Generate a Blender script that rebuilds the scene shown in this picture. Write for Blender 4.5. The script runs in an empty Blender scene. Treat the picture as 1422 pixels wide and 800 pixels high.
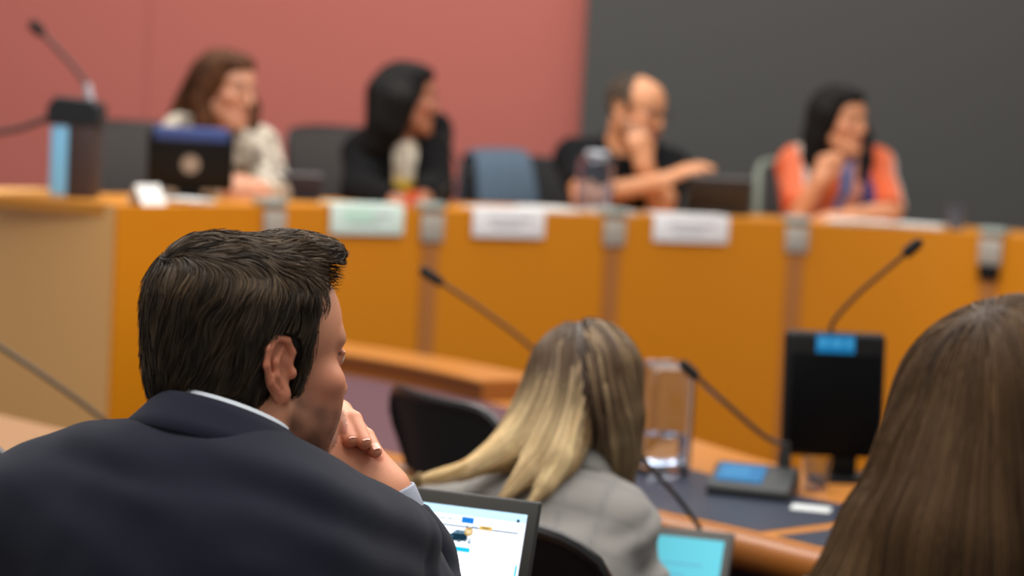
import bpy, bmesh, math, random
import numpy as np
from mathutils import Vector, Matrix, noise

random.seed(7)
RNG = np.random.default_rng(11)
SC = bpy.context.scene
COL = SC.collection
PI = math.pi

# ------------------------------------------------------------------ camera
FPX, CAMZ = 2800.0, 1.42
RS = 0.055
RC = math.sqrt(1 - RS * RS)
PT = math.atan(230.0 / FPX)
CP, SP = math.cos(PT), math.sin(PT)


def ray(x, y):
    dx, dy = x - 711.0, y - 400.0
    u, v = dx * RC + dy * RS, -dx * RS + dy * RC
    return np.array([u, FPX * CP - v * SP, -FPX * SP - v * CP])


def P(x, y, Y):                       # a point of the room at distance Y from the camera
    d = ray(x, y)
    return np.array([0, 0, CAMZ]) + d * (Y / d[1])


def PZ(x, y, z):                      # a point of the room at height z
    d = ray(x, y)
    return np.array([0, 0, CAMZ]) + d * ((z - CAMZ) / d[2])


def camera():
    cd = bpy.data.cameras.new('camera')
    cd.sensor_width = 36.0
    cd.lens = 36.0 * FPX / 1422.0
    cd.clip_start = 0.05
    cd.dof.use_dof = True
    cd.dof.focus_distance = 2.25
    cd.dof.aperture_fstop = 2.9
    cd.dof.aperture_blades = 0
    co = bpy.data.objects.new('camera', cd)
    COL.objects.link(co)
    F = Vector((0, CP, -SP)); R0 = Vector((1, 0, 0)); U0 = Vector((0, SP, CP))
    R = R0 * RC + U0 * RS
    U = -R0 * RS + U0 * RC
    m = Matrix((R, U, -F)).transposed().to_4x4()
    m.translation = (0, 0, CAMZ)
    co.matrix_world = m
    SC.camera = co


# ------------------------------------------------------------------ materials
def srgb(r, g, b):
    f = lambda c: (c / 255 / 12.92) if c <= 10 else ((c / 255 + 0.055) / 1.055) ** 2.4
    return (f(r), f(g), f(b), 1.0)


MATS = {}


def mat(name, col, rough=0.5, metal=0.0, noise_amt=0.0, noise_scale=20.0, stretch=(1, 1, 1), col2=None,
        bump=0.0, bump_scale=200.0, emit=None, emit_s=0.0, trans=0.0, ior=1.45, attr=False, spec=0.5,
        coat=0.0, sheen=0.0, sss=0.0, detail=4.0, alpha=1.0, bstretch=None, sub=None):
    m = bpy.data.materials.new(name)
    m.use_nodes = True
    nt = m.node_tree
    b = nt.nodes['Principled BSDF']
    c = srgb(*col)
    b.inputs['Base Color'].default_value = c
    b.inputs['Roughness'].default_value = rough
    b.inputs['Metallic'].default_value = metal
    b.inputs['Specular IOR Level'].default_value = spec
    b.inputs['IOR'].default_value = ior
    b.inputs['Transmission Weight'].default_value = trans
    b.inputs['Coat Weight'].default_value = coat
    b.inputs['Coat Roughness'].default_value = 0.15
    b.inputs['Sheen Weight'].default_value = sheen
    b.inputs['Alpha'].default_value = alpha
    if sss:
        b.inputs['Subsurface Weight'].default_value = sss
        b.inputs['Subsurface Radius'].default_value = (0.012, 0.005, 0.003)
        b.inputs['Subsurface Scale'].default_value = 0.6
    if emit is not None:
        b.inputs['Emission Color'].default_value = srgb(*emit)
        b.inputs['Emission Strength'].default_value = emit_s
    tc = None
    src = None
    if attr:
        a = nt.nodes.new('ShaderNodeVertexColor'); a.layer_name = 'Col'
        src = a.outputs['Color']
    if noise_amt or col2 is not None:
        tc = nt.nodes.new('ShaderNodeTexCoord')
        mp = nt.nodes.new('ShaderNodeMapping'); mp.inputs['Scale'].default_value = stretch
        nt.links.new(tc.outputs['Object'], mp.inputs['Vector'])
        n = nt.nodes.new('ShaderNodeTexNoise'); n.inputs['Scale'].default_value = noise_scale
        n.inputs['Detail'].default_value = detail
        nt.links.new(mp.outputs['Vector'], n.inputs['Vector'])
        rp = nt.nodes.new('ShaderNodeValToRGB')
        rp.color_ramp.elements[0].position = 0.32; rp.color_ramp.elements[1].position = 0.68
        if col2 is not None:
            rp.color_ramp.elements[0].color = c; rp.color_ramp.elements[1].color = srgb(*col2)
            if src is None:
                src = rp.outputs['Color']
            else:
                mx = nt.nodes.new('ShaderNodeMix'); mx.data_type = 'RGBA'; mx.inputs[0].default_value = .4
                nt.links.new(src, mx.inputs[6]); nt.links.new(rp.outputs['Color'], mx.inputs[7]); src = mx.outputs[2]
        else:
            lo, hi = 1 - noise_amt, 1 + noise_amt
            rp.color_ramp.elements[0].color = (lo, lo, lo, 1); rp.color_ramp.elements[1].color = (hi, hi, hi, 1)
            mx = nt.nodes.new('ShaderNodeMix'); mx.data_type = 'RGBA'; mx.blend_type = 'MULTIPLY'
            mx.inputs[0].default_value = 1.0
            if src is not None:
                nt.links.new(src, mx.inputs[6])
            else:
                mx.inputs[6].default_value = c
            nt.links.new(rp.outputs['Color'], mx.inputs[7])
            src = mx.outputs[2]
    if src is not None:
        nt.links.new(src, b.inputs['Base Color'])
    if bump:
        tc2 = nt.nodes.new('ShaderNodeTexCoord')
        mp2 = nt.nodes.new('ShaderNodeMapping'); mp2.inputs['Scale'].default_value = bstretch or stretch
        nt.links.new(tc2.outputs['Object'], mp2.inputs['Vector'])
        n2 = nt.nodes.new('ShaderNodeTexNoise'); n2.inputs['Scale'].default_value = bump_scale
        n2.inputs['Detail'].default_value = 3.0
        nt.links.new(mp2.outputs['Vector'], n2.inputs['Vector'])
        bp = nt.nodes.new('ShaderNodeBump'); bp.inputs['Strength'].default_value = bump
        bp.inputs['Distance'].default_value = 0.01
        nt.links.new(n2.outputs['Fac'], bp.inputs['Height'])
        nt.links.new(bp.outputs['Normal'], b.inputs['Normal'])
    MATS[name] = m
    return m


# ------------------------------------------------------------------ object helpers
def mesh_np(name, verts, faces, m=None, parent=None, smooth=True, col=None):
    """verts (n,3); faces (k,4) or (k,3) array, or a list of lists"""
    me = bpy.data.meshes.new(name)
    if isinstance(faces, np.ndarray):
        k, s = faces.shape
        me.vertices.add(len(verts)); me.vertices.foreach_set('co', np.asarray(verts, np.float32).ravel())
        me.loops.add(k * s); me.loops.foreach_set('vertex_index', faces.astype(np.int32).ravel())
        me.polygons.add(k)
        me.polygons.foreach_set('loop_start', np.arange(0, k * s, s, dtype=np.int32))
        me.update(calc_edges=True)
    else:
        me.from_pydata([tuple(v) for v in verts], [], faces)
    me.validate()
    if smooth:
        me.polygons.foreach_set('use_smooth', np.ones(len(me.polygons), bool))
    if col is not None:
        at = me.color_attributes.new('Col', 'FLOAT_COLOR', 'POINT')
        c4 = np.ones((len(verts), 4), np.float32); c4[:, :3] = col
        at.data.foreach_set('color', c4.ravel())
    o = bpy.data.objects.new(name, me)
    COL.objects.link(o)
    if m is not None:
        me.materials.append(m)
    if parent is not None:
        o.parent = parent
    return o


def tag(o, label=None, cat=None, group=None, kind=None):
    if label: o['label'] = label
    if cat: o['category'] = cat
    if group: o['group'] = group
    if kind: o['kind'] = kind
    return o


def thing(name, loc, rz=0.0, label=None, cat=None, group=None):
    o = bpy.data.objects.new(name, None)
    o.empty_display_size = 0.05
    COL.objects.link(o)
    o.location = loc; o.rotation_euler = (0, 0, rz)
    return tag(o, label, cat, group)


class MB:
    """collects shapes in a bmesh and links them as one mesh object"""
    def __init__(s):
        s.bm = bmesh.new()

    def add(s, vs, fs, M=None):
        bv = [s.bm.verts.new(M @ Vector(v) if M is not None else Vector(v)) for v in vs]
        for f in fs:
            try: s.bm.faces.new([bv[i] for i in f])
            except ValueError: pass
        return s

    def box(s, c, d, M=None, bev=0.0, seg=2):
        b = bmesh.new()
        bmesh.ops.create_cube(b, size=1.0)
        for v in b.verts:
            v.co = Vector((v.co.x * d[0], v.co.y * d[1], v.co.z * d[2]))
        if bev:
            bmesh.ops.bevel(b, geom=b.edges[:], offset=bev, segments=seg, profile=0.5, affect='EDGES')
        for v in b.verts:
            v.co += Vector(c)
            if M is not None: v.co = M @ v.co
        s._merge(b)
        return s

    def _merge(s, b):
        b.verts.index_update()
        mp = [s.bm.verts.new(v.co) for v in b.verts]
        for f in b.faces:
            try: s.bm.faces.new([mp[v.index] for v in f.verts])
            except ValueError: pass
        b.free()

    def tube(s, pts, r, n=10, cap=True):
        pts = [Vector(p) for p in pts]
        rs = r if isinstance(r, (list, tuple)) else [r] * len(pts)
        rings = []
        up = None
        for i, p in enumerate(pts):
            t = (pts[min(i + 1, len(pts) - 1)] - pts[max(i - 1, 0)]).normalized()
            if up is None:
                up = t.orthogonal().normalized()
            up = (up - t * up.dot(t)).normalized()
            w = t.cross(up)
            rings.append([s.bm.verts.new(p + (up * math.cos(2 * PI * k / n) + w * math.sin(2 * PI * k / n)) * rs[i]) for k in range(n)])
        for a, b in zip(rings, rings[1:]):
            for k in range(n):
                s.bm.faces.new((a[k], a[(k + 1) % n], b[(k + 1) % n], b[k]))
        if cap:
            s.bm.faces.new(rings[0][::-1]); s.bm.faces.new(rings[-1])
        return s

    def lathe(s, prof, n=32, c=(0, 0, 0), M=None, sq=None):
        """prof: list of (r, z); sq flattens towards a rounded square"""
        rings = []
        for r, z in prof:
            ring = []
            for k in range(n):
                a = 2 * PI * k / n
                q = 1.0
                if sq:
                    q = 1.0 / (abs(math.cos(a)) ** sq + abs(math.sin(a)) ** sq) ** (1 / sq)
                v = Vector((c[0] + r * q * math.cos(a), c[1] + r * q * math.sin(a), c[2] + z))
                ring.append(s.bm.verts.new(M @ v if M is not None else v))
            rings.append(ring)
        for a, b in zip(rings, rings[1:]):
            for k in range(n):
                s.bm.faces.new((a[k], a[(k + 1) % n], b[(k + 1) % n], b[k]))
        s.bm.faces.new(rings[0][::-1]); s.bm.faces.new(rings[-1])
        return s

    def prism(s, poly, z0, z1, M=None):
        a = [(x, y, z0) for x, y in poly]; b = [(x, y, z1) for x, y in poly]
        n = len(poly)
        fs = [tuple(range(n))[::-1], tuple(range(n, 2 * n))] + [(i, (i + 1) % n, n + (i + 1) % n, n + i) for i in range(n)]
        return s.add(a + b, fs, M)

    def build(s, name, m=None, parent=None, smooth=True, bevel=0.0, recalc=True):
        if recalc: bmesh.ops.recalc_face_normals(s.bm, faces=s.bm.faces[:])
        me = bpy.data.meshes.new(name)
        s.bm.to_mesh(me); s.bm.free()
        o = bpy.data.objects.new(name, me)
        COL.objects.link(o)
        if m is not None: me.materials.append(m)
        if smooth:
            me.polygons.foreach_set('use_smooth', np.ones(len(me.polygons), bool))
            try: me.set_sharp_from_angle(angle=math.radians(35))
            except Exception: pass
        if bevel:
            md = o.modifiers.new('Bevel', 'BEVEL'); md.width = bevel; md.segments = 2
        if parent is not None: o.parent = parent
        return o


def copy_tree(o, parent=None):
    c = o.copy(); COL.objects.link(c)
    if parent is not None: c.parent = parent
    for ch in list(o.children): copy_tree(ch, c)
    return c


def spline(pts, n=24):
    """Catmull-Rom through the points"""
    p = [np.asarray(q, float) for q in pts]
    p = [2 * p[0] - p[1]] + p + [2 * p[-1] - p[-2]]
    out = []
    segs = len(p) - 3
    per = max(2, n // segs)
    for i in range(segs):
        a, b, c, d = p[i:i + 4]
        for k in range(per):
            t = k / per
            out.append(0.5 * ((2 * b) + (-a + c) * t + (2 * a - 5 * b + 4 * c - d) * t * t + (-a + 3 * b - 3 * c + d) * t ** 3))
    out.append(p[-2])
    return out


# ------------------------------------------------------------------ implicit surfaces
def axis(lo, hi, step, fine=()):
    out = [lo]
    while out[-1] < hi:
        x = out[-1]
        st = step
        for a, b, f in fine:
            if a - 1e-9 <= x < b: st = min(st, f)
            elif a - step < x < a: st = min(st, max(a - x, f))
        out.append(x + st)
    return np.array(out, np.float32)


class Field:
    def __init__(s, lo, hi, step, fx=(), fy=(), fz=()):
        s.x = axis(lo[0], hi[0], step, fx); s.y = axis(lo[1], hi[1], step, fy); s.z = axis(lo[2], hi[2], step, fz)
        s.d = np.full((len(s.x), len(s.y), len(s.z)), 0.5, np.float32)
        s.step = step

    def op(s, fn, c, rad, k=0.01, mode='+', grow=0.0):
        m = rad + k + 2.5 * s.step + grow
        sl = []
        for ax, q in zip((s.x, s.y, s.z), c):
            i0 = max(0, np.searchsorted(ax, q - m) - 1); i1 = min(len(ax), np.searchsorted(ax, q + m) + 1)
            if i1 <= i0: return s
            sl.append(slice(i0, i1))
        X = s.x[sl[0]][:, None, None]; Y = s.y[sl[1]][None, :, None]; Z = s.z[sl[2]][None, None, :]
        b = fn(X, Y, Z)
        a = s.d[tuple(sl)]
        if mode == '+':
            h = np.clip(0.5 + 0.5 * (a - b) / k, 0, 1)
            r = a + (b - a) * h - k * h * (1 - h)
        elif mode == '-':
            h = np.clip(0.5 - 0.5 * (a + b) / k, 0, 1)
            r = a + (-b - a) * h + k * h * (1 - h)
        else:
            h = np.clip(0.5 - 0.5 * (a - b) / k, 0, 1)
            r = a + (b - a) * h + k * h * (1 - h)
        s.d[tuple(sl)] = r
        return s

    def ell(s, c, r, k=0.01, mode='+', M=None, rot=None, grow=0.0):
        """ellipsoid; c, r in the frame M (3x4-like 4x4 np array); rot an extra 3x3 (columns = axes)"""
        r = np.asarray(r, float) + (grow if mode == '+' else 0)
        R = np.eye(3) if rot is None else np.asarray(rot, float)
        c = np.asarray(c, float)
        if M is not None:
            c = M[:3, :3] @ c + M[:3, 3]; R = M[:3, :3] @ R

        def fn(X, Y, Z):
            px, py, pz = X - c[0], Y - c[1], Z - c[2]
            q = [(R[0, i] * px + R[1, i] * py + R[2, i] * pz) / r[i] for i in range(3)]
            k0 = np.sqrt(q[0] ** 2 + q[1] ** 2 + q[2] ** 2)
            k1 = np.sqrt((q[0] / r[0]) ** 2 + (q[1] / r[1]) ** 2 + (q[2] / r[2]) ** 2)
            return (k0 * (k0 - 1) / np.maximum(k1, 1e-6)).astype(np.float32)
        return s.op(fn, c, float(max(r)), k, mode)

    def cone(s, a, b, ra, rb, k=0.01, mode='+', M=None, flat=False, sq=None):
        """round cone from a to b; flat cuts the b end square; sq=(axis vector, factor) flattens along an axis"""
        a = np.asarray(a, float); b = np.asarray(b, float)
        if M is not None:
            a = M[:3, :3] @ a + M[:3, 3]; b = M[:3, :3] @ b + M[:3, 3]
        ab = b - a; L2 = max(float(ab @ ab), 1e-9); L = math.sqrt(L2)
        if sq is not None:
            n = np.asarray(sq[0], float)
            if M is not None: n = M[:3, :3] @ n
            n = n / np.linalg.norm(n); fac = sq[1]

        def fn(X, Y, Z):
            px, py, pz = X - a[0], Y - a[1], Z - a[2]
            t0 = (px * ab[0] + py * ab[1] + pz * ab[2]) / L2
            t = np.clip(t0, 0, 1)
            qx, qy, qz = px - t * ab[0], py - t * ab[1], pz - t * ab[2]
            if sq is None:
                dist = np.sqrt(qx ** 2 + qy ** 2 + qz ** 2)
            else:
                w = qx * n[0] + qy * n[1] + qz * n[2]
                dist = np.sqrt(np.maximum(qx ** 2 + qy ** 2 + qz ** 2 - w ** 2, 0) + (w / fac) ** 2)
            dd = dist - (ra + (rb - ra) * t)
            if sq is not None: dd = dd * min(1.0, fac + .2)
            if flat: dd = np.maximum(dd, (t0 - 1) * L)
            return dd.astype(np.float32)
        return s.op(fn, (a + b) / 2, L / 2 + max(ra, rb), k, mode)

    def chain(s, pts, rs, k=0.006, M=None, mode='+', sq=None):
        for i in range(len(pts) - 1):
            s.cone(pts[i], pts[i + 1], rs[i], rs[i + 1], k if i == 0 else min(k, 0.006) if mode == '+' else k, mode, M, sq=sq)
        return s

    def plane(s, p, n, k=0.004):
        """keeps the side the normal points away from"""
        p = np.asarray(p, float); n = np.asarray(n, float); n = n / np.linalg.norm(n)
        fn = lambda X, Y, Z: ((X - p[0]) * n[0] + (Y - p[1]) * n[1] + (Z - p[2]) * n[2]).astype(np.float32)
        X, Y, Z = s.x[:, None, None], s.y[None, :, None], s.z[None, None, :]
        s.d = np.maximum(s.d, fn(X, Y, Z))
        return s

    def surf(s):
        d = s.d; ins = d < 0
        nx, ny, nz = d.shape
        cs = np.zeros((nx - 1, ny - 1, nz - 1), np.uint8)
        offs = [(i, j, k) for i in (0, 1) for j in (0, 1) for k in (0, 1)]
        for i, j, k in offs:
            cs += ins[i:nx - 1 + i, j:ny - 1 + j, k:nz - 1 + k]
        act = (cs > 0) & (cs < 8)
        I, J, K = np.nonzero(act)
        n = len(I)
        idx = np.full(act.shape, -1, np.int32); idx[I, J, K] = np.arange(n)
        acc = np.zeros((n, 3), np.float64); cnt = np.zeros(n)
        for a in range(8):
            for b in range(a + 1, 8):
                oa, ob = offs[a], offs[b]
                if sum(abs(p - q) for p, q in zip(oa, ob)) != 1: continue
                da = d[I + oa[0], J + oa[1], K + oa[2]]; db = d[I + ob[0], J + ob[1], K + ob[2]]
                cr = (da < 0) != (db < 0)
                t = np.where(cr, da / np.where(cr, da - db, 1), 0)
                pa = np.stack([s.x[I + oa[0]], s.y[J + oa[1]], s.z[K + oa[2]]], 1)
                pb = np.stack([s.x[I + ob[0]], s.y[J + ob[1]], s.z[K + ob[2]]], 1)
                acc += np.where(cr[:, None], pa + (pb - pa) * t[:, None], 0); cnt += cr
        V = acc / np.maximum(cnt, 1)[:, None]
        F = []
        for ax in range(3):
            sh = [nx, ny, nz]
            lo = [slice(1, -1)] * 3; hi = [slice(1, -1)] * 3
            lo[ax] = slice(0, sh[ax] - 1); hi[ax] = slice(1, sh[ax])
            A = ins[tuple(lo)]; B = ins[tuple(hi)]
            ch = np.argwhere(A != B)
            if not len(ch): continue
            fl = A[tuple(ch.T)]
            o = np.array([1, 1, 1]); o[ax] = 0
            g = ch + o
            u, v = (ax + 1) % 3, (ax + 2) % 3
            eu = np.zeros(3, int); eu[u] = 1
            ev = np.zeros(3, int); ev[v] = 1
            q = [idx[tuple((g - eu - ev).T)], idx[tuple((g - ev).T)], idx[tuple(g.T)], idx[tuple((g - eu).T)]]
            q = np.stack(q, 1)
            q[~fl] = q[~fl][:, ::-1]
            F.append(q)
        F = np.concatenate(F)
        F = F[(F >= 0).all(1)]
        return V, F

    def sample(s, p):
        """trilinear value and gradient at points p (n,3)"""
        out = []
        idx = []; fr = []; dx = []
        for ax, q in zip((s.x, s.y, s.z), p.T):
            i = np.clip(np.searchsorted(ax, q) - 1, 0, len(ax) - 2)
            h = ax[i + 1] - ax[i]
            idx.append(i); fr.append(np.clip((q - ax[i]) / h, 0, 1)); dx.append(h)
        i, j, k = idx; a, b, c = fr
        D = s.d
        c000 = D[i, j, k]; c100 = D[i + 1, j, k]; c010 = D[i, j + 1, k]; c110 = D[i + 1, j + 1, k]
        c001 = D[i, j, k + 1]; c101 = D[i + 1, j, k + 1]; c011 = D[i, j + 1, k + 1]; c111 = D[i + 1, j + 1, k + 1]
        l = lambda p, q, t: p + (q - p) * t
        x00, x10, x01, x11 = l(c000, c100, a), l(c010, c110, a), l(c001, c101, a), l(c011, c111, a)
        y0, y1 = l(x00, x10, b), l(x01, x11, b)
        val = l(y0, y1, c)
        gx = l(l(c100 - c000, c110 - c010, b), l(c101 - c001, c111 - c011, b), c) / dx[0]
        gy = (l(x10 - x00, x11 - x01, c)) / dx[1]
        gz = (y1 - y0) / dx[2]
        g = np.stack([gx, gy, gz], 1)
        g /= np.maximum(np.linalg.norm(g, axis=1, keepdims=True), 1e-6)
        return val, g


def smooth_mesh(V, F, it=1, lam=0.5):
    for _ in range(it):
        acc = np.zeros_like(V); cnt = np.zeros(len(V))
        for a, b in ((0, 1), (1, 2), (2, 3), (3, 0)):
            np.add.at(acc, F[:, a], V[F[:, b]]); np.add.at(cnt, F[:, a], 1)
            np.add.at(acc, F[:, b], V[F[:, a]]); np.add.at(cnt, F[:, b], 1)
        V = V + lam * (acc / np.maximum(cnt, 1)[:, None] - V)
    return V


def normals(V, F):
    n = np.cross(V[F[:, 2]] - V[F[:, 0]], V[F[:, 3]] - V[F[:, 1]])
    N = np.zeros_like(V)
    for i in range(4): np.add.at(N, F[:, i], n)
    return N / np.maximum(np.linalg.norm(N, axis=1, keepdims=True), 1e-9)


def fbm(V, scale, oct=2):
    return np.array([noise.fractal(Vector(v) * scale, 0.8, 2.0, oct) for v in V])


def frame(c, yaw, pitch=0.0, roll=0.0):
    """head / torso frame: x = its right, y = where it faces, z = up; yaw 0 looks away from the camera, 90 to the right of the photo"""
    y, p, r = map(math.radians, (yaw, pitch, roll))
    f = np.array([math.sin(y) * math.cos(p), math.cos(y) * math.cos(p), -math.sin(p)])
    rt = np.array([math.cos(y), -math.sin(y), 0.0])
    up = np.cross(rt, f)
    rt, up = rt * math.cos(r) - up * math.sin(r), up * math.cos(r) + rt * math.sin(r)
    M = np.eye(4); M[:3, 0] = rt; M[:3, 1] = f; M[:3, 2] = up; M[:3, 3] = c
    return M


def loc(M, V):
    return (V - M[:3, 3]) @ M[:3, :3]


def wor(M, v):
    return M[:3, :3] @ np.asarray(v, float) + M[:3, 3]
# ------------------------------------------------------------------ people
def add_head(F, M, ear=True, female=False, ears=(1, -1), fine=True):
    e = lambda c, r, k=0.012, mode='+', rot=None: F.ell(c, r, k, mode, M, rot)
    c = lambda a, b, ra, rb, k=0.012, mode='+': F.cone(a, b, ra, rb, k, mode, M)
    w = 0.93 if female else 1.0
    e((0, -.014, .033), (.0765 * w, .0965, .080), .01)
    e((0, .042, .032), (.062 * w, .049, .067), .02)
    e((0, .036, -.035), (.060 * w, .054, .070), .02)
    e((0, .045, -.082), (.046 * w, .044, .034), .02)
    for s in (1, -1):
        c((s * .058 * w, .000, -.055), (s * .022, .074, -.102), .019, .016, .022)
        e((s * .044 * w, .062, -.022), (.024, .024, .020), .018)
        if not female: e((s * .037, .054, -.064), (.027, .031, .036), .016); e((s * .033, .068, -.044), (.022, .022, .030), .016)
        c((s * .012, .088, .028), (s * .043, .074, .026), .010, .009, .012)
    c((0, .082, -.100), (0, .086, -.104), .017, .016, .018)
    c((0, .088, .014), (0, .110, -.030), .0085, .0115, .012)
    for s in (1, -1):
        e((s * .0115, .100, -.036), (.0085, .011, .0085), .006)
        e((s * .032, .103, .006), (.016, .014, .010), .010, '-')
        e((s * .032, .079, .006), (.0125, .0125, .0125), .002)
        c((s * .019, .0905, .0125), (s * .045, .0830, .0115), .0035, .003, .003)
    c((-.019, .090, -.0645), (.019, .090, -.0645), .007, .007, .006)
    c((-.015, .091, -.0755), (.015, .091, -.0755), .008, .008, .006)
    c((-.021, .1035, -.070), (.021, .1035, -.070), .0022, .0022, .003, '-')
    if ear:
        for s in ears:
            al = math.radians(6); b = math.radians(10)
            bk = np.array([s * math.sin(al), -math.cos(al), 0]); n = np.array([s * math.cos(al), math.sin(al), 0]); u = np.array([0, 0, 1.0])
            bk2 = bk * math.cos(b) - u * math.sin(b) * -0.0; u2 = u * math.cos(b) + bk * math.sin(b)
            bk2 = bk * math.cos(b) - u * math.sin(b)
            E = np.eye(4); E[:3, 0] = bk2; E[:3, 1] = u2; E[:3, 2] = n
            E[:3, 3] = (s * .0785 * w, -.016, -.010)
            ME = M @ E
            F.ell((-.004, -.002, -.009), (.012, .022, .012), .008, '+', ME)
            F.ell((0, 0, -.0040), (.0170, .0305, .0065), .004, '+', ME)
            F.ell((-.003, -.028, .000), (.0105, .0105, .0055), .006, '+', ME)
            F.ell((-.003, -.004, .008), (.0105, .0150, .0085), .003, '-', ME)
            F.ell((.004, .020, .0065), (.009, .009, .0055), .003, '-', ME)
            hp = [(-.012, .002, .002), (-.015, .016, .003), (-.008, .029, .0035), (.006, .0335, .004), (.0175, .0225, .005), (.0205, .006, .005), (.015, -.012, .004), (.004, -.025, .002)]
            F.chain(hp, [.0032, .0038, .0042, .0042, .0040, .0038, .0036, .0034], .003, ME)
            F.chain([(-.002, .020, .001), (.008, .008, .0035), (.0075, -.006, .004), (.001, -.017, .003)], [.003, .0035, .0035, .003], .004, ME)
            F.ell((-.0145, -.006, .003), (.0045, .0065, .005), .004, '+', ME)


def skin_cols(V, M, base, lip=None, brow=None, stub=None, flush=0.0, iris=(60, 40, 25), ear_red=0.0, female=False):
    q = loc(M, V)
    b = np.array(srgb(*base)[:3])
    C = np.tile(b, (len(V), 1))
    x, y, z = np.abs(q[:, 0]), q[:, 1], q[:, 2]
    head = (z > -.14) & (np.linalg.norm(q, axis=1) < .16)
    nz = np.array([noise.noise(Vector(v) * 60) for v in V]) if len(V) < 400000 else np.zeros(len(V))
    C *= (1 + .06 * nz)[:, None]

    def mixc(w, col):
        C[:] = C * (1 - w[:, None]) + np.array(srgb(*col)[:3]) * w[:, None]
    if flush:
        w = np.exp(-(((x - .05) / .03) ** 2 + ((y - .06) / .03) ** 2 + ((z + .03) / .03) ** 2)) * flush * head
        mixc(w, (205, 95, 80))
    if ear_red:
        w = np.clip((x - .076) / .006, 0, 1) * ((y < .012) & (z > -.05) & (z < .04)) * ear_red * head
        mixc(w, (205, 88, 62))
    if stub is not None:
        wz = np.clip((-.024 - z + (y - .03) * -.12) / .024, 0, 1) * np.clip((y + .006) / .02, 0, 1)
        wz = np.maximum(wz, np.clip((.012 - np.abs(y - .012)) / .01, 0, 1) * np.clip((.010 - z) / .02, 0, 1) * np.clip((x - .05) / .01, 0, 1))
        wz *= head * (z > -.16) * np.clip(.8 + .45 * nz, 0, 1)
        mixc(wz * .80, stub)
    w = np.exp(-((x / .020) ** 4 + ((z + .070) / .009) ** 4)) * (y > .085) * head
    mixc(w * .7, lip or (170, 85, 75))
    bw = np.exp(-(((x - .031) / .018) ** 4 + ((z - .030 - .10 * (x - .03)) / .0052) ** 4)) * (y > .055) * head
    mixc(bw * .85, brow or (50, 35, 25))
    ev = np.sqrt((x - .032) ** 2 + (z - .005) ** 2)
    w = ((np.sqrt(((x - .032) / .011) ** 2 + ((z - .0045) / .0052) ** 2) < 1) & (y > .07) & head).astype(float)
    mixc(w * .9, (225, 220, 212))
    mixc(((ev < .0053) & (w > 0)).astype(float), iris)
    lw = (np.abs(z - .0103) < .0016) & (np.abs(x - .032) < .013) & (y > .07) & head
    mixc(lw * .7, (40, 28, 22))
    return np.clip(C, 0, 1)


def add_hand(F, w, d, n, t, curls, thumb=None, s=1.0, k=0.006, spread=0.0):
    """w wrist, d towards the knuckles, n the way the palm faces, t the thumb side; curls: bend per finger (prox, mid, tip) in degrees"""
    d = np.asarray(d, float); d /= np.linalg.norm(d)
    n = np.asarray(n, float); n = n - d * (n @ d); n /= np.linalg.norm(n)
    t0 = np.cross(d, n); t0 *= np.sign(t0 @ np.asarray(t, float)) or 1
    w = np.asarray(w, float)
    offs = [.029, .010, -.010, -.028]; kl = [.090, .092, .087, .078]
    ln = [.044, .049, .045, .035]
    for i in range(4):
        m = w + d * kl[i] * s + t0 * offs[i] * s
        F.cone(w + t0 * offs[i] * .55 * s, m, .0170 * s, .0120 * s, .018)
        p = m; a = 0
        rad = [.0105, .0095, .0085, .0075]
        if i == 3: rad = [r * .87 for r in rad]
        cu = curls[i] if isinstance(curls[0], (list, tuple)) else curls
        for j, f in enumerate((1, .62, .5)):
            a += math.radians(cu[j])
            dr = d * math.cos(a) + n * math.sin(a) + t0 * spread * (1.5 - i) * .12
            q = p + dr * ln[i] * f * s
            F.cone(p, q, rad[j] * s, rad[j + 1] * s, k if j == 0 else .003)
            p = q
    th = thumb or (.35, .3)
    b = w + d * .020 * s + t0 * .022 * s + n * .006
    d1 = d * .75 + t0 * .6 + n * th[0]; d1 /= np.linalg.norm(d1)
    d2 = d * 1.0 + t0 * .05 + n * th[1]; d2 /= np.linalg.norm(d2)
    q1 = b + d1 * .042 * s; q2 = q1 + d2 * .032 * s; q3 = q2 + d2 * .024 * s
    F.cone(b, q1, .0165 * s, .0125 * s, .010); F.cone(q1, q2, .0118 * s, .0105 * s, .004); F.cone(q2, q3, .0105 * s, .0085 * s, .003)


def torso_prims(F, J, g=0.0, k=0.03, neck=True, legs=True, arms='full', tight=0.0):
    """J: joints in world space; g inflates (clothes)"""
    T = J['T']
    sw = J.get('sw', 1.0)
    pel, chest, nb = J['pelvis'], J['chest'], J['neck']
    R = T[:3, :3]
    F.ell(pel, (.155 * sw + g, .115 + g, .13 + g), k, '+', None, R)
    mid = (pel + chest) / 2
    F.ell(mid, (.138 * sw + g, .105 + g, .17 + g), k, '+', None, R)
    F.ell(chest, (.155 * sw + g, .11 + g, .16 + g), .05, '+', None, R)
    for sd in 'LR':
        sh = J['sh' + sd]
        F.cone(nb * .55 + chest * .45, sh, .075 + g * .6, .055 + g, .05)
        if arms:
            el, wr = J['el' + sd], J['wr' + sd]
            F.cone(sh, el, (.054 if sw > .95 else .046) + g, (.042 if sw > .95 else .037) + g, .03)
            if arms == 'full':
                F.cone(el, wr, .042 + g, .028 + g, .015)
    return F


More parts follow.
